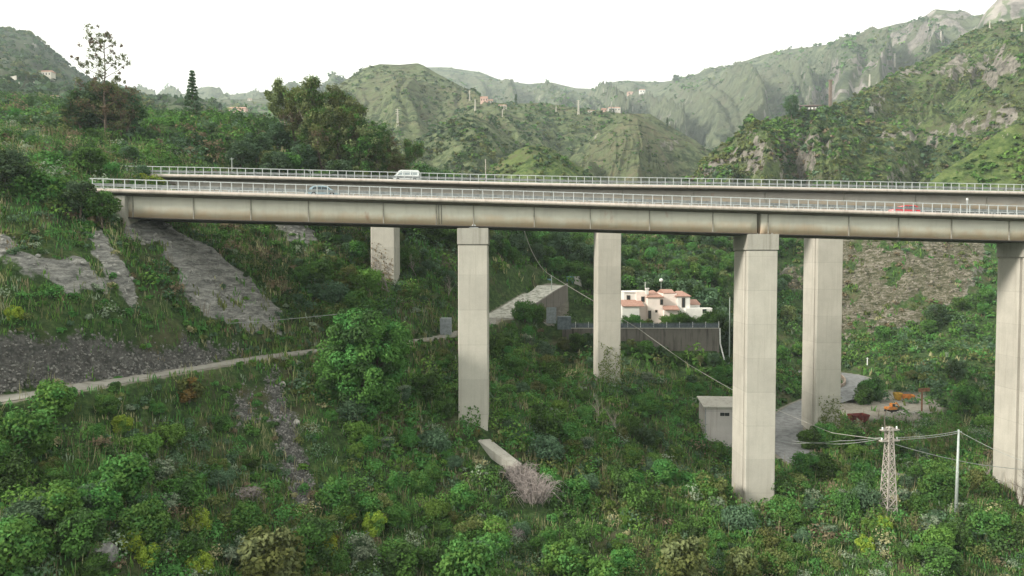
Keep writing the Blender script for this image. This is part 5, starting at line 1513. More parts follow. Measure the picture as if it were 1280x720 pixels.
# ---- retaining wall with its fence
rw = empty('retaining_wall', (0,0,0), 0, 'tall stained retaining wall under the villa terrace, with a blue-grey fence on top', 'wall')
x0, x1, y0 = T['x0']+2.2, T['x1']-0.1, T['y0']
mb = MB(); mb.prism([(y0-0.9,zt-9.0),(y0-0.25,zt+0.05),(y0+0.42,zt+0.05),(y0+0.42,zt-9.0)], 'x', x0, x1)
w_ = mb.build('wall', M_rwall, rw, bevel=0.03)
mb = MB(); mb.box(x0-.05, x1+.05, y0-0.38, y0+0.46, zt+0.053, zt+0.2); mb.build('coping', M_cap, rw)
mb = MB()
for i in range(int((x1-x0)/0.22)):
    mb.box(x0+i*.22, x0+i*.22+.06, y0-0.03, y0+0.0, zt+0.2, zt+1.28)
for z in (0.25, 0.74, 1.25): mb.bar((x0,y0,zt+z),(x1,y0,zt+z),0.06)
mb.box(x0, x1, y0+0.012, y0+0.03, zt+0.22, zt+1.1)
mb.build('fence', M_bluef, rw)
pm_ = MB().box(-.06,.06,-.06,.06,zt+.2,zt+1.45).mesh('fence_post', M_white)
for i in range(13):
    q = link_mesh('fence_post', pm_, rw); q.location = (x0+i*(x1-x0)/12, y0+0.05, 0)
dp = MB().tube([(x1+.1,y0-.4,zt+.2),(x1+.15,y0-.6,zt-3),(x1+.9,y0-1.1,zt-6.4)], 0.14, 8); dp.build('drain_pipe', M_white, rw)
pp = W(912, 400, 150); pl = empty('street_pole', (pp.x, 150, float(gz_at(pp.x,150))), 0, 'plain pale pole just left of the middle front pier, behind the retaining wall', 'pole')
MB().tube([(0,0,0),(0,0,W(912,372,150).z-pl.location.z)], [0.13,0.09], 8).build('pole', M_pole, pl)
# garden shrubs of the villa
for i, (px, kind, s, lb) in enumerate([(783,'dark',0.9,'leftmost dark hedge shrub of the villa garden'),(793,'green',1.0,'green hedge shrub under the villa lower left roof'),(803,'bright',0.7,'light green low shrub in the villa garden, left'),(811,'olive',0.7,'olive shrub in the villa garden left of the doorway'),(833,'bright',1.15,'brightest rounded shrub in front of the pink porch'),(842,'green',1.05,'green shrub beside the brightest one at the pink porch'),(852,'dark',1.2,'largest dark shrub before the white part of the villa'),(862,'dark',0.95,'dark shrub right of the largest one in the villa garden'),(878,'green',0.9,'green shrub at the right wing of the villa'),(889,'dark',1.3,'dark shrub at the right end of the villa')]):
    put_shrub(kind, W(px, 405, 149.2).x, 149.2+0.4*(i % 2), s*1.15, lb, None)
for px, yy, s, lb in ((903,147,0.62,'grey-green tree just left of the middle front pier, right of the retaining wall'),(897,152,0.6,'dark tree behind the right end of the villa wall')):
    x = W(px, 400, yy).x; put_tree('round_c', x, yy, s, lb, z=float(gz_at(x, yy))-.3)

for i, (px, py, yy, s, kd) in enumerate([(706,418,141,0.62,'round_e'),(722,428,141,0.7,'round_a'),(738,432,141,0.6,'round_c'),(790,440,141.5,0.5,'round_e'),(808,446,140,0.55,'round_a'),(828,448,141,0.48,'round_c'),(850,450,141,0.45,'round_a'),(874,452,141,0.42,'round_e'),(893,452,140,0.5,'round_c'),(640,405,133,0.5,'round_d'),(660,414,134,0.5,'round_b'),(676,420,135,0.55,'round_a')]):
    x = W(px, 400, yy).x; put_tree(kd, x, yy, s, tdesc[kd]+' in front of the retaining wall', tdesc[kd]+'s in the wood around the villa', z=float(gz_at(x, yy))-.3)
for i, (px, yy, s, kd) in enumerate([(770,166,1.0,'round_c'),(786,168,1.1,'round_a'),(802,167,1.0,'round_c'),(820,169,1.1,'round_c'),(842,168,1.0,'round_a'),(860,167,1.15,'round_c'),(878,165,1.15,'round_c'),(895,160,1.1,'round_c'),(908,155,1.0,'round_c'),(640,180,1.0,'round_c'),(660,180,0.9,'round_a'),(700,182,1.1,'round_c'),(722,180,1.0,'round_c'),(735,172,0.9,'round_a'),(620,172,0.9,'round_a'),(628,160,0.8,'round_b'),(640,162,0.7,'round_b')]):
    if px > 765: s *= 1.35
    x = W(px, 380, yy).x; put_tree(kd, x, yy, s, tdesc[kd]+' behind the villa', tdesc[kd]+'s in the wood around the villa', z=float(gz_at(x, yy))-.3, sz=s*1.15)

shrubs_px([('dark',1012,560,1.1,'dark shrub in the bend of the lower road, left of the far right pier'),('green',1030,556,1.2,'green shrub at the foot of the far right pier'),('green',1048,562,1.1,'green shrub inside the lower road bend'),('dark',1066,556,1.1,'dark shrub inside the lower road bend, right of the green one'),
 ('green',1010,596,1.2,'green shrub below the end of the grey road'),('dark',1030,600,1.2,'dark shrub below the narrow lane'),('olive',1050,604,1.1,'olive shrub below the narrow lane'),('green',1075,602,1.0,'green shrub below the narrow lane near the pylon'),('dark',1145,606,1.0,'dark shrub on the lane right of the pylon'),('green',1168,610,1.2,'green shrub on the lane left of the steel pole'),('olive',1222,618,1.2,'olive shrub on the lane right of the steel pole'),
 ('green',655,402,1.3,'green shrub at the foot of the driveway wall, left of another'),('dark',668,403,1.3,'dark shrub at the foot of the driveway wall'),('olive',676,400,1.1,'olive shrub at the foot of the driveway wall, beside the grey gate'),
 ('dark',1090,500,1.6,'dark rounded bush between the road bend and the yard'),('dark',1080,505,1.3,'dark bush left of the rounded one beside the yard')])

# ---- utility shed
s0, s1 = W(880.5, 560, 118).x, W(880.5, 560, 118).x+6.2
zs = min(float(gz_at(s0, 118)), float(gz_at(s1, 118)))-0.6; ztop = W(880, 509, 118).z
shed = empty('utility_shed', (s0, 118, zs), R(-4), 'grey-white windowless utility shed partly hidden behind the middle front pier', 'shed')
h = ztop-zs
wl_ = MB().box(0, 6.2, 0, 5, 0, h).build('wall', M_shed, shed, bevel=.03)
rb = MB().prism([(-.45,h+.003),(5.3,h+.7),(5.3,h+.92),(-.45,h+.2)], 'x', -.35, 6.55); rb.build('roof', M_cap, shed)
MB().box(-.12,6.3,-.13,-.004,h-.35,h-.02).build('cornice', M_cap, shed)
for xx in (2.95, 3.75):
    o = window(wl_, xx, 0, h-1.35, 0.55, 0.36, M_dark)
MB().tube([(0.12,-.1,0.3),(0.12,-.1,h-.1)], 0.06, 6).build('drain_pipe', M_mgrey, shed)

# ---- walls and bits around the upper bend of the road
def wall_along(name, pts, h, t, mat, label, cat, zoff=0.0):
    mb = MB()
    P = [Vector(p) for p in pts]
    V = []
    for i, p in enumerate(P):
        d = P[min(i+1,len(P)-1)]-P[max(i-1,0)]; d.z = 0; d.normalize(); s = Vector((-d.y,d.x,0))*t/2
        z0 = -2.5 if zoff == 0 else zoff
        V += [p-s+Vector((0,0,z0)), p+s+Vector((0,0,z0)), p+s+Vector((0,0,h)), p-s+Vector((0,0,h))]
    F = []
    for i in range(len(P)-1):
        for j in range(4): F.append((i*4+j, i*4+(j+1)%4, (i+1)*4+(j+1)%4, (i+1)*4+j))
    F.append((3,2,1,0)); e = (len(P)-1)*4; F.append((e,e+1,e+2,e+3))
    mb.add(V, F); o = mb.build(name, mat); return tag(o, label, cat)
def offset_line(pts, off, h=0.0):
    P = [Vector(p) for p in pts]; out = []
    for i, p in enumerate(P):
        d = P[min(i+1,len(P)-1)]-P[max(i-1,0)]; d.z = 0; d.normalize()
        out.append(p+Vector((d.y,-d.x,0))*off+Vector((0,0,h)))
    return out
wall_along('retaining_wall', offset_line(SWITCH[4:15], 3.75), 0.45, 0.35, M_rwall, 'low stone parapet wall along the outer edge of the upper road bend', 'wall', -3.4)
wall_along('kerb_wall', offset_line(ROAD[13:31], -3.3), 0.75, 0.3, simple_mat('brownish_parapet', (0.30,0.24,0.20), 0.9, 0.2, 0, 0.3, 2), 'low brown parapet round the outside of the lower road bend', 'wall')
def panel(name, px0, px1, py0, py1, Y, mat, label, cat, depth=0.5, ribs=True, post=None):
    a, b = W(px0, py1, Y), W(px1, py0, Y)
    root = empty(name, (a.x, Y, a.z), 0, label, cat); w, h = b.x-a.x, b.z-a.z
    mb = MB(); mb.box(0, w, 0, depth, -1.2, h); bd = mb.build('panel', mat, root, bevel=.02)
    if ribs:
        rbm = MB(); n = max(2, int(w/0.6))
        for i in range(n+1): rbm.box(i*(w-.08)/n, i*(w-.08)/n+.08, -.07, -.004, -.1, h-.02)
        rbm.build('ribbing', post or mat, root)
    return root
panel('barrier', 671.5, 689, 348.5, 355, 171, M_blue, 'blue sheeting barrier at the top of the upper road bend', 'barrier', 0.12, True, M_mgrey)
panel('site_hut', 708.5, 717.5, 345.5, 353, 172, M_blue, 'small blue hut right of the upper road bend', 'hut', 2.4)
panel('site_hut', 718, 727, 345.5, 353, 172, simple_mat('dull_white_sheet', (0.52,0.50,0.48), 0.7), 'small white hut next to the blue one at the upper road bend', 'hut', 2.4)
panel('metal_hut', 550, 563.5, 398, 413.5, 117, M_mgrey, 'small grey sheet-metal hut beside the track behind the left front pier', 'hut', 2.0)
panel('metal_gate', 683, 695.5, 384, 397, 142, M_mgrey, 'grey corrugated gate below the wall of the upper road bend', 'gate', 0.12)
panel('water_tank', 697, 714, 396, 404.5, 141, M_bluef, 'bluish grey tank with a rail below the upper road', 'tank', 1.6)
# sloping concrete slab and dead shrub under the left front pier
a, b = W(603,549,93), W(648,582,89)
mb = MB(); d = (b-a); s_ = Vector((d.y,-d.x,0)).normalized()
q = [a+s_*.9+Vector((0,0,.02)), a-s_*.9+Vector((0,0,.2)), b-s_*.7+Vector((0,0,.12)), b+s_*.7+Vector((0,0,-.05))]
mb.add([v-Vector((0,0,1.2)) for v in q]+q, [(3,2,1,0),(4,5,6,7),(0,1,5,4),(1,2,6,5),(2,3,7,6),(3,0,4,7)])
tag(mb.build('concrete_slab', M_cap, bevel=.04), 'pale sloping concrete slab lying below the left front pier', 'slab')
def twig_heap(name, px, py, Y, R_, H, n, mat, label, cat, seed):
    rp = random.Random(seed); mb = MB(); c = W(px, py, Y); z0 = float(gz_at(c.x, Y))
    for i in range(n):
        a = rp.uniform(0, 6.28); r = R_*rp.random()**0.5; p = Vector((math.cos(a)*r*0.5, math.sin(a)*r*0.5, rp.uniform(0, .3)))
        e = Vector((math.cos(a)*r*rp.uniform(.9,1.4), math.sin(a)*r*1.1, H*rp.uniform(.35,1.1)*(1-0.35*r/R_)))
        m_ = p.lerp(e, .55)+Vector((rp.uniform(-.7,.7), rp.uniform(-.7,.7), H*rp.uniform(.1,.3))); f = e+Vector((rp.uniform(-1.1,1.1), rp.uniform(-1,1), -rp.uniform(0,1.6)))
        mb.tube([p, m_, e, f], [.04,.03,.022,.01], 3, cap=False)
    o = mb.build(name, mat); o.location = (c.x, Y, z0+0.3); return tag(o, label, cat)
twig_heap('dead_shrub', 650, 594, 87.5, 2.3, 2.9, 190, M_deadtwig, 'pale pinkish dead shrub hanging below the concrete slab, upper part', 'dead shrub', 3)
twig_heap('dead_shrub', 668, 635, 84, 2.8, 3.9, 230, M_deadtwig, 'largest pale dead shrub of bare tangled twigs in the lower centre', 'dead shrub', 4)
twig_heap('dead_shrub', 640, 680, 77, 1.2, 1.2, 120, M_deadtwig, 'small dead grey shrub near the bottom, left of the largest dead one', 'dead shrub', 5)
twig_heap('dead_shrub', 312, 600, 67, 1.0, 1.0, 110, M_deadtwig, 'dead pinkish shrub just left of the gravel gully', 'dead shrub', 6)

# ---- boulder
def boulder(px, py, Y, r, label, mat=None, seed=1, name='boulder'):
    c = W(px, py, Y); rn = np.random.default_rng(seed)
    bm = bmesh.new(); bmesh.ops.create_icosphere(bm, subdivisions=4, radius=r)
    o3 = rn.uniform(0, 50, 3)
    for v in bm.verts:
        n = v.co.normalized(); k = 0.62+0.75*float(fbm(np.array([n.x*1.9+o3[0]+n.z]), np.array([n.y*1.9+o3[1]-n.z*0.7]), 5, seed, 0.6)[0])
        v.co = Vector((n.x, n.y*0.9, n.z*0.95))*r*k
    me = bpy.data.meshes.new(name); bm.to_mesh(me); bm.free(); me.materials.append(mat or M_stone)
    for p in me.polygons: p.use_smooth = True
    o = link_mesh(name, me); o.location = (c.x, Y, float(gz_at(c.x, Y))+r*.2); return tag(o, label, 'boulder')
h_ = hit(128, 698); boulder(128, 698, h_.y, 1.05, 'rounded grey boulder among bushes near the bottom left')
h_ = hit(353, 482); boulder(353, 482, h_.y, 0.42, 'small pale stone at the top of the gravel gully', M_rubble, 3)
h_ = hit(371, 529); boulder(371, 529, h_.y, 0.38, 'small pale stone halfway down the gravel gully', M_rubble, 5)

# ---- loose stones: gravel bank, gully, cut faces and cliff
def stones(name, A, n, smin, smax, y0, y1, label, mat, seed, thr=0.5, sink=0.25):
    rg = np.random.default_rng(seed); jj, ii = np.nonzero((A > thr) & (GYY > y0) & (GYY < y1) & (dirt < 0.5))
    if len(jj) == 0: return
    k = rg.integers(0, len(jj), n); X = gx[ii[k]]+rg.uniform(-.5,.5,n)*GS*1.5; Y = gy[jj[k]]+rg.uniform(-.5,.5,n)*GS*1.5
    bm = bmesh.new(); bmesh.ops.create_icosphere(bm, subdivisions=1, radius=1); ico = np.array([v.co[:] for v in bm.verts]); fc = np.array([[v.index for v in f.verts] for f in bm.faces]); bm.free()
    s = smin+(smax-smin)*rg.uniform(0,1,n)**3
    V = ico[None]*rg.uniform(0.55,1.25,(n,len(ico),1))*s[:,None,None]*rg.uniform(0.5,1.3,(n,1,3))
    a = rg.uniform(0,6.28,n); c_, s_ = np.cos(a)[:,None], np.sin(a)[:,None]
    V = np.stack([V[...,0]*c_-V[...,1]*s_, V[...,0]*s_+V[...,1]*c_, V[...,2]], -1)+np.stack([X, Y, gz_at(X,Y)+s*sink], 1)[:,None]
    F = fc[None]+np.arange(n)[:,None,None]*len(ico)
    tag(link_mesh(name, np_mesh(name, V.reshape(-1,3), F.reshape(-1,3), mat)), label, 'stones', kind='stuff')
stones('gravel', scree, 4200, .04, .20, 40, 100, 'loose stones on the dark gravel bank above the track and in the gully', simple_mat('mixed_gravel', (0.22,0.215,0.205), 0.95, 0.1, 0, 0.42, 1.1), 1)
stones('rubble', np.maximum(rock,0), 420, .08, .38, 50, 130, 'angular stones lying on the bare rock slopes at the left', simple_mat('grey_limestone', (0.33,0.325,0.31), 0.95, 0.1, 0, 0.3, 1.1), 2)
stones('rubble', cliff*(f1 > 0.46), 1300, .12, .6, 170, 290, 'broken pale rocks over the cliff behind the right piers', simple_mat('tan_limestone', (0.22,0.20,0.165), 0.95, 0.1, 0, 0.35, .6), 3)

# ---- creepers on the far piers
def creeper(px0, px1, y0, y1, Yf, n, pal, label, seed):
    rg = np.random.default_rng(seed); a, b = W(px0, y1, Yf), W(px1, y0, Yf)
    k = 26; root = rg.uniform(0,1,k); t = rg.uniform(0,1,n)**1.7; ri = rg.integers(0,k,n)
    X = a.x+(b.x-a.x)*np.clip(root[ri]+rg.normal(0,.045,n)+0.10*np.sin(t*9+ri), 0, 1); Z = a.z+(b.z-a.z)*t*(0.45+0.55*root[::-1][ri])
    C = np.stack([X, np.full(n, Yf-0.10)-rg.uniform(0,.1,n), Z], 1)
    V, F = leaf_quads(rg, C, np.tile(np.array([0,-1.0,.2]), (n,1)), np.full(n, .19), 1.4, .35)
    u = rg.uniform(0,1,n)[:,None]; pi = PI_[pal]; col = PALA[pi]*(1-u)+PALB[pi]*u
    tag(link_mesh('creeper', np_mesh('creeper', V, F, M_leaf, col=np.repeat(col,4,axis=0))), label, 'creeper')
creeper(748,776,425,482,122,900,'olive','sparse climbing plant on the lower part of the second far pier',1)
creeper(1023,1056,492,541,123.3,1100,'olive','green climbing plant on the base of the far right pier',2)
creeper(465,491,298,356,121,420,'brown','thin brown creeper on the leftmost far pier',3)
creeper(574,600,505,532,94.4,160,'green','few climbing leaves at the foot of the left front pier',4)

# ---- lattice pylon, steel pole, wooden poles
def pylon_mesh(H, wb, wt, arms, th=0.065, panels=11):
    mb = MB()
    def cx(z): return (wb+(wt-wb)*z/H)/2
    zs_ = [H*(1-(1-i/panels)**1.15) for i in range(panels+1)]
    for sx in (-1,1):
        for sy in (-1,1):
            mb.bar((sx*cx(-1), sy*cx(-1), -1.0), (sx*cx(H), sy*cx(H), H), th*1.5)
    for z0_, z1_ in zip(zs_[:-1], zs_[1:]):
        a_, b_2 = cx(z0_), cx(z1_)
        for s in (-1,1):
            mb.bar((-a_, s*a_, z0_), (b_2, s*b_2, z1_), th); mb.bar((a_, s*a_, z0_), (-b_2, s*b_2, z1_), th)
            mb.bar((s*a_, -a_, z0_), (s*b_2, b_2, z1_), th); mb.bar((s*a_, a_, z0_), (s*b_2, -b_2, z1_), th)
            mb.bar((-b_2, s*b_2, z1_), (b_2, s*b_2, z1_), th*.9); mb.bar((s*b_2, -b_2, z1_), (s*b_2, b_2, z1_), th*.9)
    return mb
p = W(1110, 641, 90); zg = float(gz_at(p.x, 90)); H = W(1110, 534, 90).z-zg
py_ = empty('lattice_pylon', (p.x, 90, zg), R(12), 'pale steel lattice pylon in the lower right, tallest thing between the two front piers', 'pylon')
pylon_mesh(H, 1.55, 0.55, 0).build('lattice', M_latt, py_)
for z, w in ((H-0.35, 1.25), (H-1.75, 1.35)):
    mb = MB(); mb.bar((-w,-.25,z),(w,-.25,z),.12); mb.bar((-w,.25,z),(w,.25,z),.12); mb.bar((-w,-.25,z),(-w,.25,z),.12); mb.bar((w,-.25,z),(w,.25,z),.12); mb.bar((-w,0,z+.01),(0,0,z+.45),.08); mb.bar((w,0,z+.01),(0,0,z+.45),.08)
    mb.box(-w*.9,w*.9,-.22,.22,z-.02,z+.02)
    mb.build('crossarm', M_latt, py_)
    for s in (-1,0,1):
        ib = MB(); ib.tube([(s*w*.85,0,z+.04),(s*w*.85,0,z+.14),(s*w*.85,0,z+.2),(s*w*.85,0,z+.3),(s*w*.85,0,z+.42)], [.05,.13,.07,.13,.05], 8); ib.build('insulator', M_white, py_)
p = W(1195, 638, 92); zg2 = float(gz_at(p.x, 92)); sp = empty('steel_pole', (p.x, 92, zg2), 0, 'tall plain grey-green steel pole standing right of the lattice pylon', 'pole')
H2 = W(1196.5, 537, 92).z-zg2
MB().tube([(0,0,-.5),(0.12,0,H2)], [0.24,0.12], 10).build('pole', M_pole, sp, smooth=True)
mb = MB(); mb.bar((-.35,0,H2-.3),(.55,0,H2-.3),.08); mb.build('crossarm', M_pole, sp)
def wpole(px, py0, py1, Y, label, mat=None, r=0.12, name='utility_pole'):
    p = W(px, py1, Y); zg = min(float(drop(p.x, Y)), p.z)
    o = empty(name, (p.x, Y, zg), 0, label, 'utility pole'); h = W(px, py0, Y).z-zg
    MB().tube([(0,0,-.4),(0,0,h)], [r,r*.7], 8).build('pole', mat or M_wood, o)
    MB().bar((-.4,0,h-.25),(.4,0,h-.25),.07).build('crossarm', mat or M_wood, o)
    return Vector((p.x, Y, zg+h))
pa = wpole(68, 402, 462, 72, 'wooden utility pole on the gravel bank at the left')
pb = wpole(462, 388, 404, 102, 'wooden utility pole just above the large round green tree')
pc = wpole(689.5, 344, 364, 158, 'pale pole beside the upper road bend carrying the thick cable', M_pole)
wpole(1084, 447, 464, 178, 'short pale post above the lower road bend', M_white, .16, 'street_pole')
wpole(607, 199, 216, 240, 'thin pole rising behind the farther railing right of the van', M_latt, .2)
wpole(388, 212, 226, 135, 'short thin pole behind the farther railing left of the van', M_pole, .09)
wpole(290, 197, 214, 135, 'short slanted pole behind the left part of the farther railing', M_pole, .09)

def cable(pts, r, mat, label, sag=0.0, name='cable', n=14):
    P = []
    for a, b in zip(pts[:-1], pts[1:]):
        for i in range(n): t = i/n; q = Vector(a).lerp(Vector(b), t); q.z -= 4*sag*(b-a).length*t*(1-t); P.append(q)
    P.append(Vector(pts[-1])); mb = MB(); mb.tube(P, r, 5); return tag(mb.build(name, mat), label, 'cable')
cable([W(654,284,108), W(663,310,116), W(676,333,135), pc+Vector((0,0,-.1))], 0.07, M_cable, 'upper piece of the thick pale cable, from the viaduct down to the road bend', 0.01)
cable([pc+Vector((0,0,-.12)), W(745,378,148), W(800,412,140), W(860,455,131), W(915,487,124), W(992,521,116), W(1040,541,100), Vector((py_.location.x-1.2, 90, zg+H-1.55))], 0.045, M_cable, 'long thick cable slanting from the road bend past the piers to the lattice pylon', 0.004)
T1 = Vector((py_.location.x+1.1, 90, zg+H-1.35)); T0 = Vector((py_.location.x-1.1, 90, zg+H-1.35)); SP = Vector((sp.location.x+.12, 92, zg2+H2-.2))
cable([T1, SP], 0.035, M_wire, 'upper wire from the pylon to the steel pole', 0.02, 'wire')
cable([T1+Vector((0,.2,-.3)), SP+Vector((0,0,-.25))], 0.04, M_wire, 'second wire from the pylon to the steel pole, just under the upper one', 0.022, 'wire')
cable([SP, W(1243,562,90), W(1330,596,84)], 0.03, M_wire, 'wire running from the steel pole down to the right edge', 0.01, 'wire')
cable([T1+Vector((-.3,0,-.9)), W(1195,575,93), W(1243,583,96), W(1330,590,98)], 0.045, M_wire, 'lower wire from the pylon passing behind the steel pole to the right pier', 0.01, 'wire')
cable([T0, W(1050,551,100), W(990,554,113)], 0.04, M_wire, 'wire running left from the pylon to the road, upper one', 0.01, 'wire')
cable([T0+Vector((0,.2,-.25)), W(1050,555,100), W(990,551,113)], 0.04, M_wire, 'wire running left from the pylon to the road, lower one', 0.01, 'wire')
cable([W(-60,418,64), pa], 0.035, M_wire, 'wire entering at the left edge to the wooden pole on the bank', 0.01, 'wire')
cable([pa, W(180,409,84), pb], 0.035, M_wire, 'wire from the left wooden pole across the bank to the second wooden pole', 0.012, 'wire')

# ---- the yard beside the lower road
def skip(px, py, Y, L, Wd, H, mat, label, name='skip', cat='skip', rz=0.0):
    c = W(px, py, Y); o = empty(name, (c.x, Y, float(gz_at(c.x, Y))), rz, label, cat)
    mb = MB()
    def ring(z, e): return [(-L/2-e,-Wd/2-e*.4,z),(L/2+e,-Wd/2-e*.4,z),(L/2+e,Wd/2+e*.4,z),(-L/2-e,Wd/2+e*.4,z)]
    V = ring(0.12,-0.35)+ring(H,0)+ring(H,-.1)+ring(0.22,-0.45)
    mb.add(V, [(3,2,1,0),(0,1,5,4),(1,2,6,5),(2,3,7,6),(3,0,4,7),(4,5,9,8),(5,6,10,9),(6,7,11,10),(7,4,8,11),(8,9,13,12),(9,10,14,13),(10,11,15,14),(11,8,12,15),(12,13,14,15)])
    mb.build('body', mat, o)
    rb = MB()
    for i in range(5): x = -L/2+.35+i*(L-.7)/4; rb.bar((x*.9,-Wd/2+.1,.2),(x,-Wd/2-.07,H-.05),.1,.08)
    rb.build('ribbing', mat, o)
    fb = MB(); fb.box(-L/2+.5,-L/2+.8,-Wd/2+.3,Wd/2-.3,0,.11); fb.box(L/2-.8,L/2-.5,-Wd/2+.3,Wd/2-.3,0,.11); fb.build('runners', M_rust, o)
    return o
skip(1073, 531, 134, 3.6, 2.0, 1.5, M_red, 'dark red metal skip beside the far right pier', rz=R(14))
skip(1135, 508, 150, 2.3, 1.6, 1.35, M_oran, 'orange bin at the back of the yard, right of a yellowish one', 'bin', 'bin', R(-5))
skip(1122, 507, 151, 1.5, 1.4, 1.6, M_yel, 'yellow-orange bin at the back of the yard', 'bin', 'bin', R(8))
# small excavator lying in the yard
c = W(1114, 533, 139); ex = empty('excavator', (c.x, 139, float(gz_at(c.x,139))), R(20), 'small orange excavator with a folded arm in the middle of the yard', 'excavator')
tr = MB(); tr.prism([(-1.1,.1),(-.9,0),(.9,0),(1.1,.1),(1.15,.35),(.95,.5),(-.95,.5),(-1.15,.35)], 'y', -.8, -.45); tr.build('track', M_tyre, ex, bevel=.03)
tr = MB(); tr.prism([(-1.1,.1),(-.9,0),(.9,0),(1.1,.1),(1.15,.35),(.95,.5),(-.95,.5),(-1.15,.35)], 'y', .45, .8); tr.build('track', M_tyre, ex, bevel=.03)
bd = MB(); bd.prism([(-1.2,.55),(.7,.55),(.7,.9),(.1,1.0),(-1.2,1.1),(-1.3,.8)], 'y', -.7, .7); bd.build('body', M_oran, ex, bevel=.05)
cb = MB(); cb.prism([(-.45,1.1),(.5,.95),(.45,1.75),(-.35,1.85)], 'y', -.5, .2); cbo = cb.build('cab', M_oran, ex, bevel=.04)
cw = MB(); cw.prism([(-.3,1.2),(.36,1.1),(.32,1.65),(-.24,1.72)], 'y', -.53, -.505); cw.build('window', M_glass, cbo)
ar = MB(); ar.bar((.6,.35,.9),(1.7,.35,1.7),.2); ar.bar((1.7,.35,1.7),(2.5,.35,.7),.16); ar.build('arm', M_oran, ex)
bk = MB(); bk.prism([(2.3,.7),(2.7,.75),(2.75,.35),(2.4,.1),(2.15,.3)], 'y', .1, .6); bk.build('bucket', M_rust, ex, bevel=.02)
rp = random.Random(9); mb = MB()
c = W(1128, 530, 138)
for i in range(90):
    x = c.x+rp.gauss(0,1.5); y = 138+rp.gauss(0,.8); z = float(gz_at(x,y)); s = rp.uniform(.1,.42)
    mb.prism([(x-s,y-s*.6),(x+s*.8,y-s*.7),(x+s,y+s*.4),(x,y+s*.8),(x-s*.9,y+s*.3)], 'z', z-.1, z+s*rp.uniform(.4,1.2))
tag(mb.build('rubble', M_rubble), 'heap of pale rubble right of the orange excavator in the yard', 'rubble', kind='stuff')
c = W(1152, 520, 140); o = empty('rusty_frame', (c.x, 140, float(gz_at(c.x,140))), 0, 'rusty metal frame with a crosspiece at the right of the yard', 'metal frame')
MB().bar((0,0,0),(0,0,4.2),.22).bar((-.7,0,4.2),(1.5,0,4.4),.25,.7).build('frame', M_rust, o)
c = W(1106, 534, 118); o = empty('crooked_lamp_post', (c.x, 118, float(gz_at(c.x,118))), 0, 'dark crooked post with a curved top behind the lattice pylon', 'post')
MB().tube([(0,0,-.3),(0,0,3.2),(-.1,0,4.6),(.2,0,5.6),(.9,0,6.3)], [.12,.1,.09,.07,.04], 7).build('post', M_wood, o)

# ================================================================== FAR HOUSES, MASTS AND PYLONS
M_fpink = simple_mat('far_pink_wall', (0.62,0.42,0.36), 0.9); M_fwall = simple_mat('far_pale_wall', (0.62,0.58,0.52), 0.9); M_froof = simple_mat('far_tile_roof', (0.45,0.26,0.20), 0.9)
def far_house(px, py, w, h, label, wall=None, nwin=4, roof=None, storeys=1, rz=0.0):
    p = hit(px, py); s = p.y/FPX; Wm, Hm = w*s, h*s; D = min(Wm*.6, 9)
    o = empty('house', (p.x, p.y, p.z-0.3), rz, label, 'house')
    hh = Hm*.72; MB().box(-Wm/2,Wm/2,0,D,-3,hh).build('wall', wall or M_fwall, o)
    rf = MB(); gable(rf, -Wm/2, Wm/2, 0, D, hh+.01, Hm*.28, .4, Wm*.08); rf.build('roof', roof or M_froof, o)
    for r_ in range(storeys):
        for i in range(nwin):
            x = -Wm/2+(i+.5)*Wm/nwin; ww = Wm/nwin*.34; z = hh*(r_+.32)/storeys
            wb = MB(); wb.box(x-ww/2, x+ww/2, -.06, -.004, z, z+hh/storeys*.42); wb.build('window', M_win, o)
    return o
for a in [(605,127,9,7,'pink house on the hilltop between pale pylons',M_fpink,3),(613,129,6,5,'small pale house right of the pink hilltop house',M_fwall,2),
          (628,135,10,5,'low grey house on the slope right of the pink hilltop house',M_fwall,3),(768,139,15,6,'long pale house near the tip of the sharp spur',M_fwall,4),
          (755,140,6,5,'pinkish house left of the long pale house',M_fpink,2),(739,140,8,3,'low white house at the left of the long pale house',M_fwall,2),
          (803,116,7,5,'bright white house on the distant ridge',M_wwall,2),(789,118,9,4,'low pinkish house left of the bright white one on the distant ridge',M_fpink,2),
          (56,95,15,8,'house with a row of dark windows on the far left mountain',M_fwall,4),(65,124,18,6,'flat grey house among trees at the far left',M_fwall,3),
          (88,122,10,5,'smaller grey house right of the flat one at the far left',M_fwall,2),
          (296,142,22,9,'tiled house half hidden by trees between conifer and eucalyptus',M_fpink,3),(312,126,5,3,'tiny house on the low ridge behind the left trees',M_fwall,2)]:
    far_house(*a[:5], wall=a[5], nwin=a[6])
M_chim = simple_mat('brown_masonry', (0.20,0.16,0.14), 0.9, 0.1, 0, 0.2, 1)
# the long house on the right hill: dark, with a band of windows
p = hit(1011, 139); s = p.y/FPX
lh = empty('long_house', (p.x, p.y, p.z), R(-6), 'long dark-roofed house with a band of pale windows on the right hill', 'house')
L2 = 30*s
MB().box(-L2/2,L2/2,0,6,-2.5,2.9).build('wall', simple_mat('dark_stone_wall', (0.16,0.13,0.12), 0.9, 0.1, 0, 0.3, 1), lh)
rf = MB(); gable(rf, -L2/2, L2/2, 0, 6, 2.92, 1.2, .6, 1); rf.build('roof', simple_mat('dark_roof', (0.12,0.085,0.075), 0.9), lh)
wm = MB().box(-.55,.55,-.08,-.004,1.1,2.2).mesh('window', M_wwall)
for i in range(7): q = link_mesh('window', wm, lh); q.location.x = -L2/2+1.3+i*(L2-2.6)/6
p = Vector((W(1038.5,130,p.y+5).x, p.y+5, 0)); p.z = drop(p.x, p.y); ct = empty('chimney_tower', (p.x, p.y, p.z), 0, 'slender brown tower behind the long house on the right hill', 'tower')
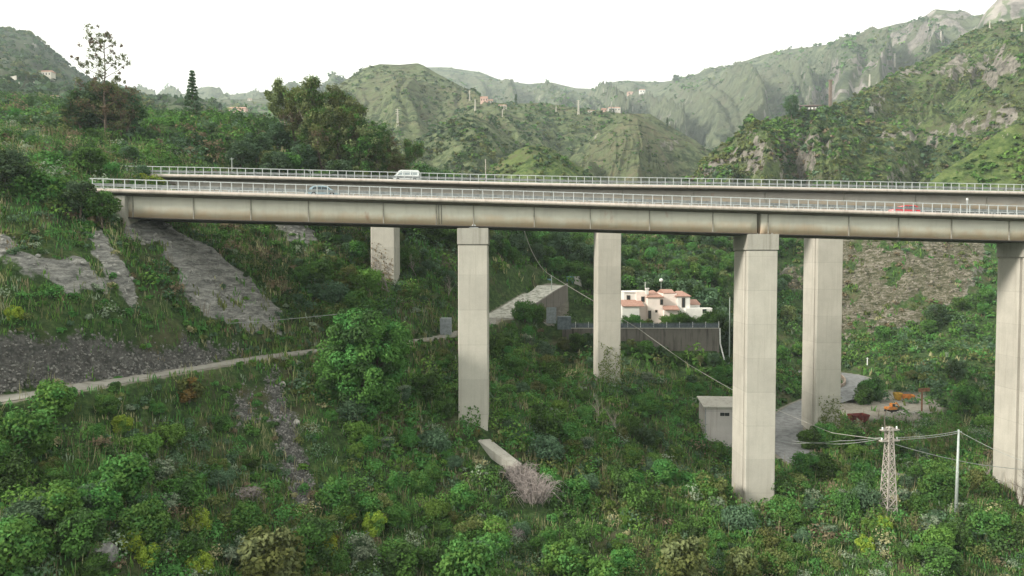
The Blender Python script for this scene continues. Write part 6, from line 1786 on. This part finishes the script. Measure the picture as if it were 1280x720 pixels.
s = p.y/FPX; MB().box(-1.6*s,1.6*s,0,3.2*s,-2,(W(1038,101,p.y).z-p.z)).build('shaft', M_chim, ct, bevel=.1); MB().box(-2.1*s,2.1*s,-.4*s,3.6*s,(W(1038,101,p.y).z-p.z)+.01,(W(1038,99.5,p.y).z-p.z)).build('cap', M_chim, ct)
p = hit(1086, 138); s = p.y/FPX; o = empty('stone_ruin', (p.x, p.y, p.z), R(5), 'pale roofless stone ruin on the green slope of the right mountain', 'ruin')
mb = MB(); mb.box(-6*s,6*s,0,.6,-1.5,5*s); mb.box(-6*s,-6*s+.6,.61,4,-1.5,4*s); mb.box(6*s-.6,6*s,.61,4,-1.5,3*s); mb.build('wall', M_rubble, o)
wb = MB().box(-1.2*s,0.4*s,-.06,-.004,.5,3*s); wb.build('window', M_win, o)
# terrace walls at far left
for (px0, py0, px1, py1, lb) in ((3,100,38,103,'upper pale terrace wall on the far left mountain'),(42,104,56,106,'short pale terrace wall right of the longer one at far left')):
    a, b = hit(px0, py0), hit(px1, py1); b.y = a.y
    wall_along('terrace_wall', [a, a.lerp(b,.5), b], 1.0, .5, M_fwall, lb, 'wall')
# pale pylons and masts on the hills
far_py = pylon_mesh(20, 3.4, 0.9, 0, 0.32, 8)
for z in (14.5, 17, 19.3): far_py.bar((-3.2,0,z),(3.2,0,z),.4)
fpm = far_py.mesh('lattice', M_fwall)
for px, py, hpx, lb in ((497,158,22,'pylon standing before the central hill, left of the others'),(587,126,13,'pylon on the hillside just left of the pink hilltop house'),(594,138,14,'pylon below and left of the pink hilltop house'),(695,142,10,'short pylon on the ridge left of the spur'),(723,143,18,'pylon on the ridge between the short one and the long pale house'),(791,140,7,'tiny mast at the tip of the sharp spur'),(628,146,10,'small mast below the hilltop houses'),(1118,84,17,'pylon in front of the rocky flank, upper right'),(1087,108,15,'pylon on the lower part of the right mountain ridge'),(1176,53,14,'pylon high on the right mountain ridge'),(1237,36,10,'pylon near the crag at the upper right'),(1277,42,12,'pylon at the right edge under the crag'),(24,112,10,'pale mast among trees at the far left'),(630,138,8,'second small mast below the hilltop houses')):
    p = hit(px, py); H = hpx*p.y/FPX/20
    o = empty('power_pylon', (p.x, p.y, p.z-0.3), prnd.uniform(0,.6), lb, 'pylon', 'pale power pylons on the hills'); o.scale = (H*.7,H*.7,H)
    link_mesh('lattice', fpm, o)

# ================================================================== HAZE
mh, n_, l_ = new_mat('haze_air'); o_ = n_.new('ShaderNodeOutputMaterial'); pv = n_.new('ShaderNodeVolumePrincipled')
pv.inputs['Color'].default_value = (0.80, 0.91, 1.0, 1); pv.inputs['Density'].default_value = HAZE; pv.inputs['Anisotropy'].default_value = 0.2
l_.new(pv.outputs[0], o_.inputs['Volume'])
tag(MB().box(-3600, 3600, -3600, 3600, -25, 700).build('haze', mh), 'thin pale haze filling the valley air', 'haze', kind='stuff')

# ================================================================== LABELS OF THE SCATTERED PLANTS
LM = [('the eucalyptus clump',415,160),('the left edge',0,560),('the gravel gully',360,540),('the great round tree',455,460),('the left front pier',590,450),('the round boulder',128,690),
      ('the roundest yellow shrub',404,690),('the dead pink shrub',660,610),('the leftmost far pier',480,340),('the second far pier',758,400),('the villa',835,385),
      ('the retaining wall',820,425),('the grey shed',895,540),('the middle front pier',945,560),('the far right pier',1030,480),('the lattice pylon',1110,590),
      ('the steel pole',1195,590),('the right front pier',1262,520),('the yard',1120,510),('the cliff',1140,380),('the gravel bank',120,450),('the bare rock slope',270,350),
      ('the left rock face',70,330),('the upper road bend',680,370),('the white van',506,218),('the red car',1131,262),('the left abutment',130,245),('the tall airy tree',130,130),('the lone conifer',240,125),('the leaning olive tree',340,670)]
LM[-1] = ('the light olive tree',340,670)
bucket = {}
for o in list(bpy.data.objects):
    g = o.get('group')
    if not g or o.parent or not (g.startswith(tuple(desc.values())) or g.startswith(tuple(tdesc.values())) or g.startswith('bushy trees at')): continue
    l = o.location; px, py = proj(np.array([l.x]), np.array([l.y]), np.array([l.z+1.0])); px, py = float(px[0]), float(py[0])
    nm, lx_, ly_ = min(LM, key=lambda t: math.hypot(px-t[1], (py-t[2])*1.2))
    dx, dy = px-lx_, py-ly_; d = math.hypot(dx, dy)
    di = ('right of' if dx > 0 else 'left of') if abs(dx) > abs(dy) else ('below' if dy > 0 else 'above')
    near_ = 'just ' if d < 45 else ('' if d < 90 else 'well ')
    kind = next(v for v in list(desc.values())+list(tdesc.values())+['bushy tree'] if g.startswith(v))
    bucket.setdefault(f'{kind} {near_}{di} {nm}', []).append((px, o))
ORD = ['second','third','fourth','fifth','sixth','seventh','eighth','ninth','tenth','eleventh','twelfth','thirteenth','fourteenth']
NUM = {2:'two',3:'three',4:'four',5:'five',6:'six',7:'seven',8:'eight',9:'nine',10:'ten'}
for lb, L_ in bucket.items():
    L_.sort(key=lambda t: t[0])
    for i, (px, o) in enumerate(L_):
        if len(L_) == 1: o['label'] = lb
        elif i == 0: o['label'] = lb+', leftmost'
        elif i == len(L_)-1: o['label'] = lb+', rightmost'
        else: o['label'] = lb+f', {ORD[i-1]} from left'
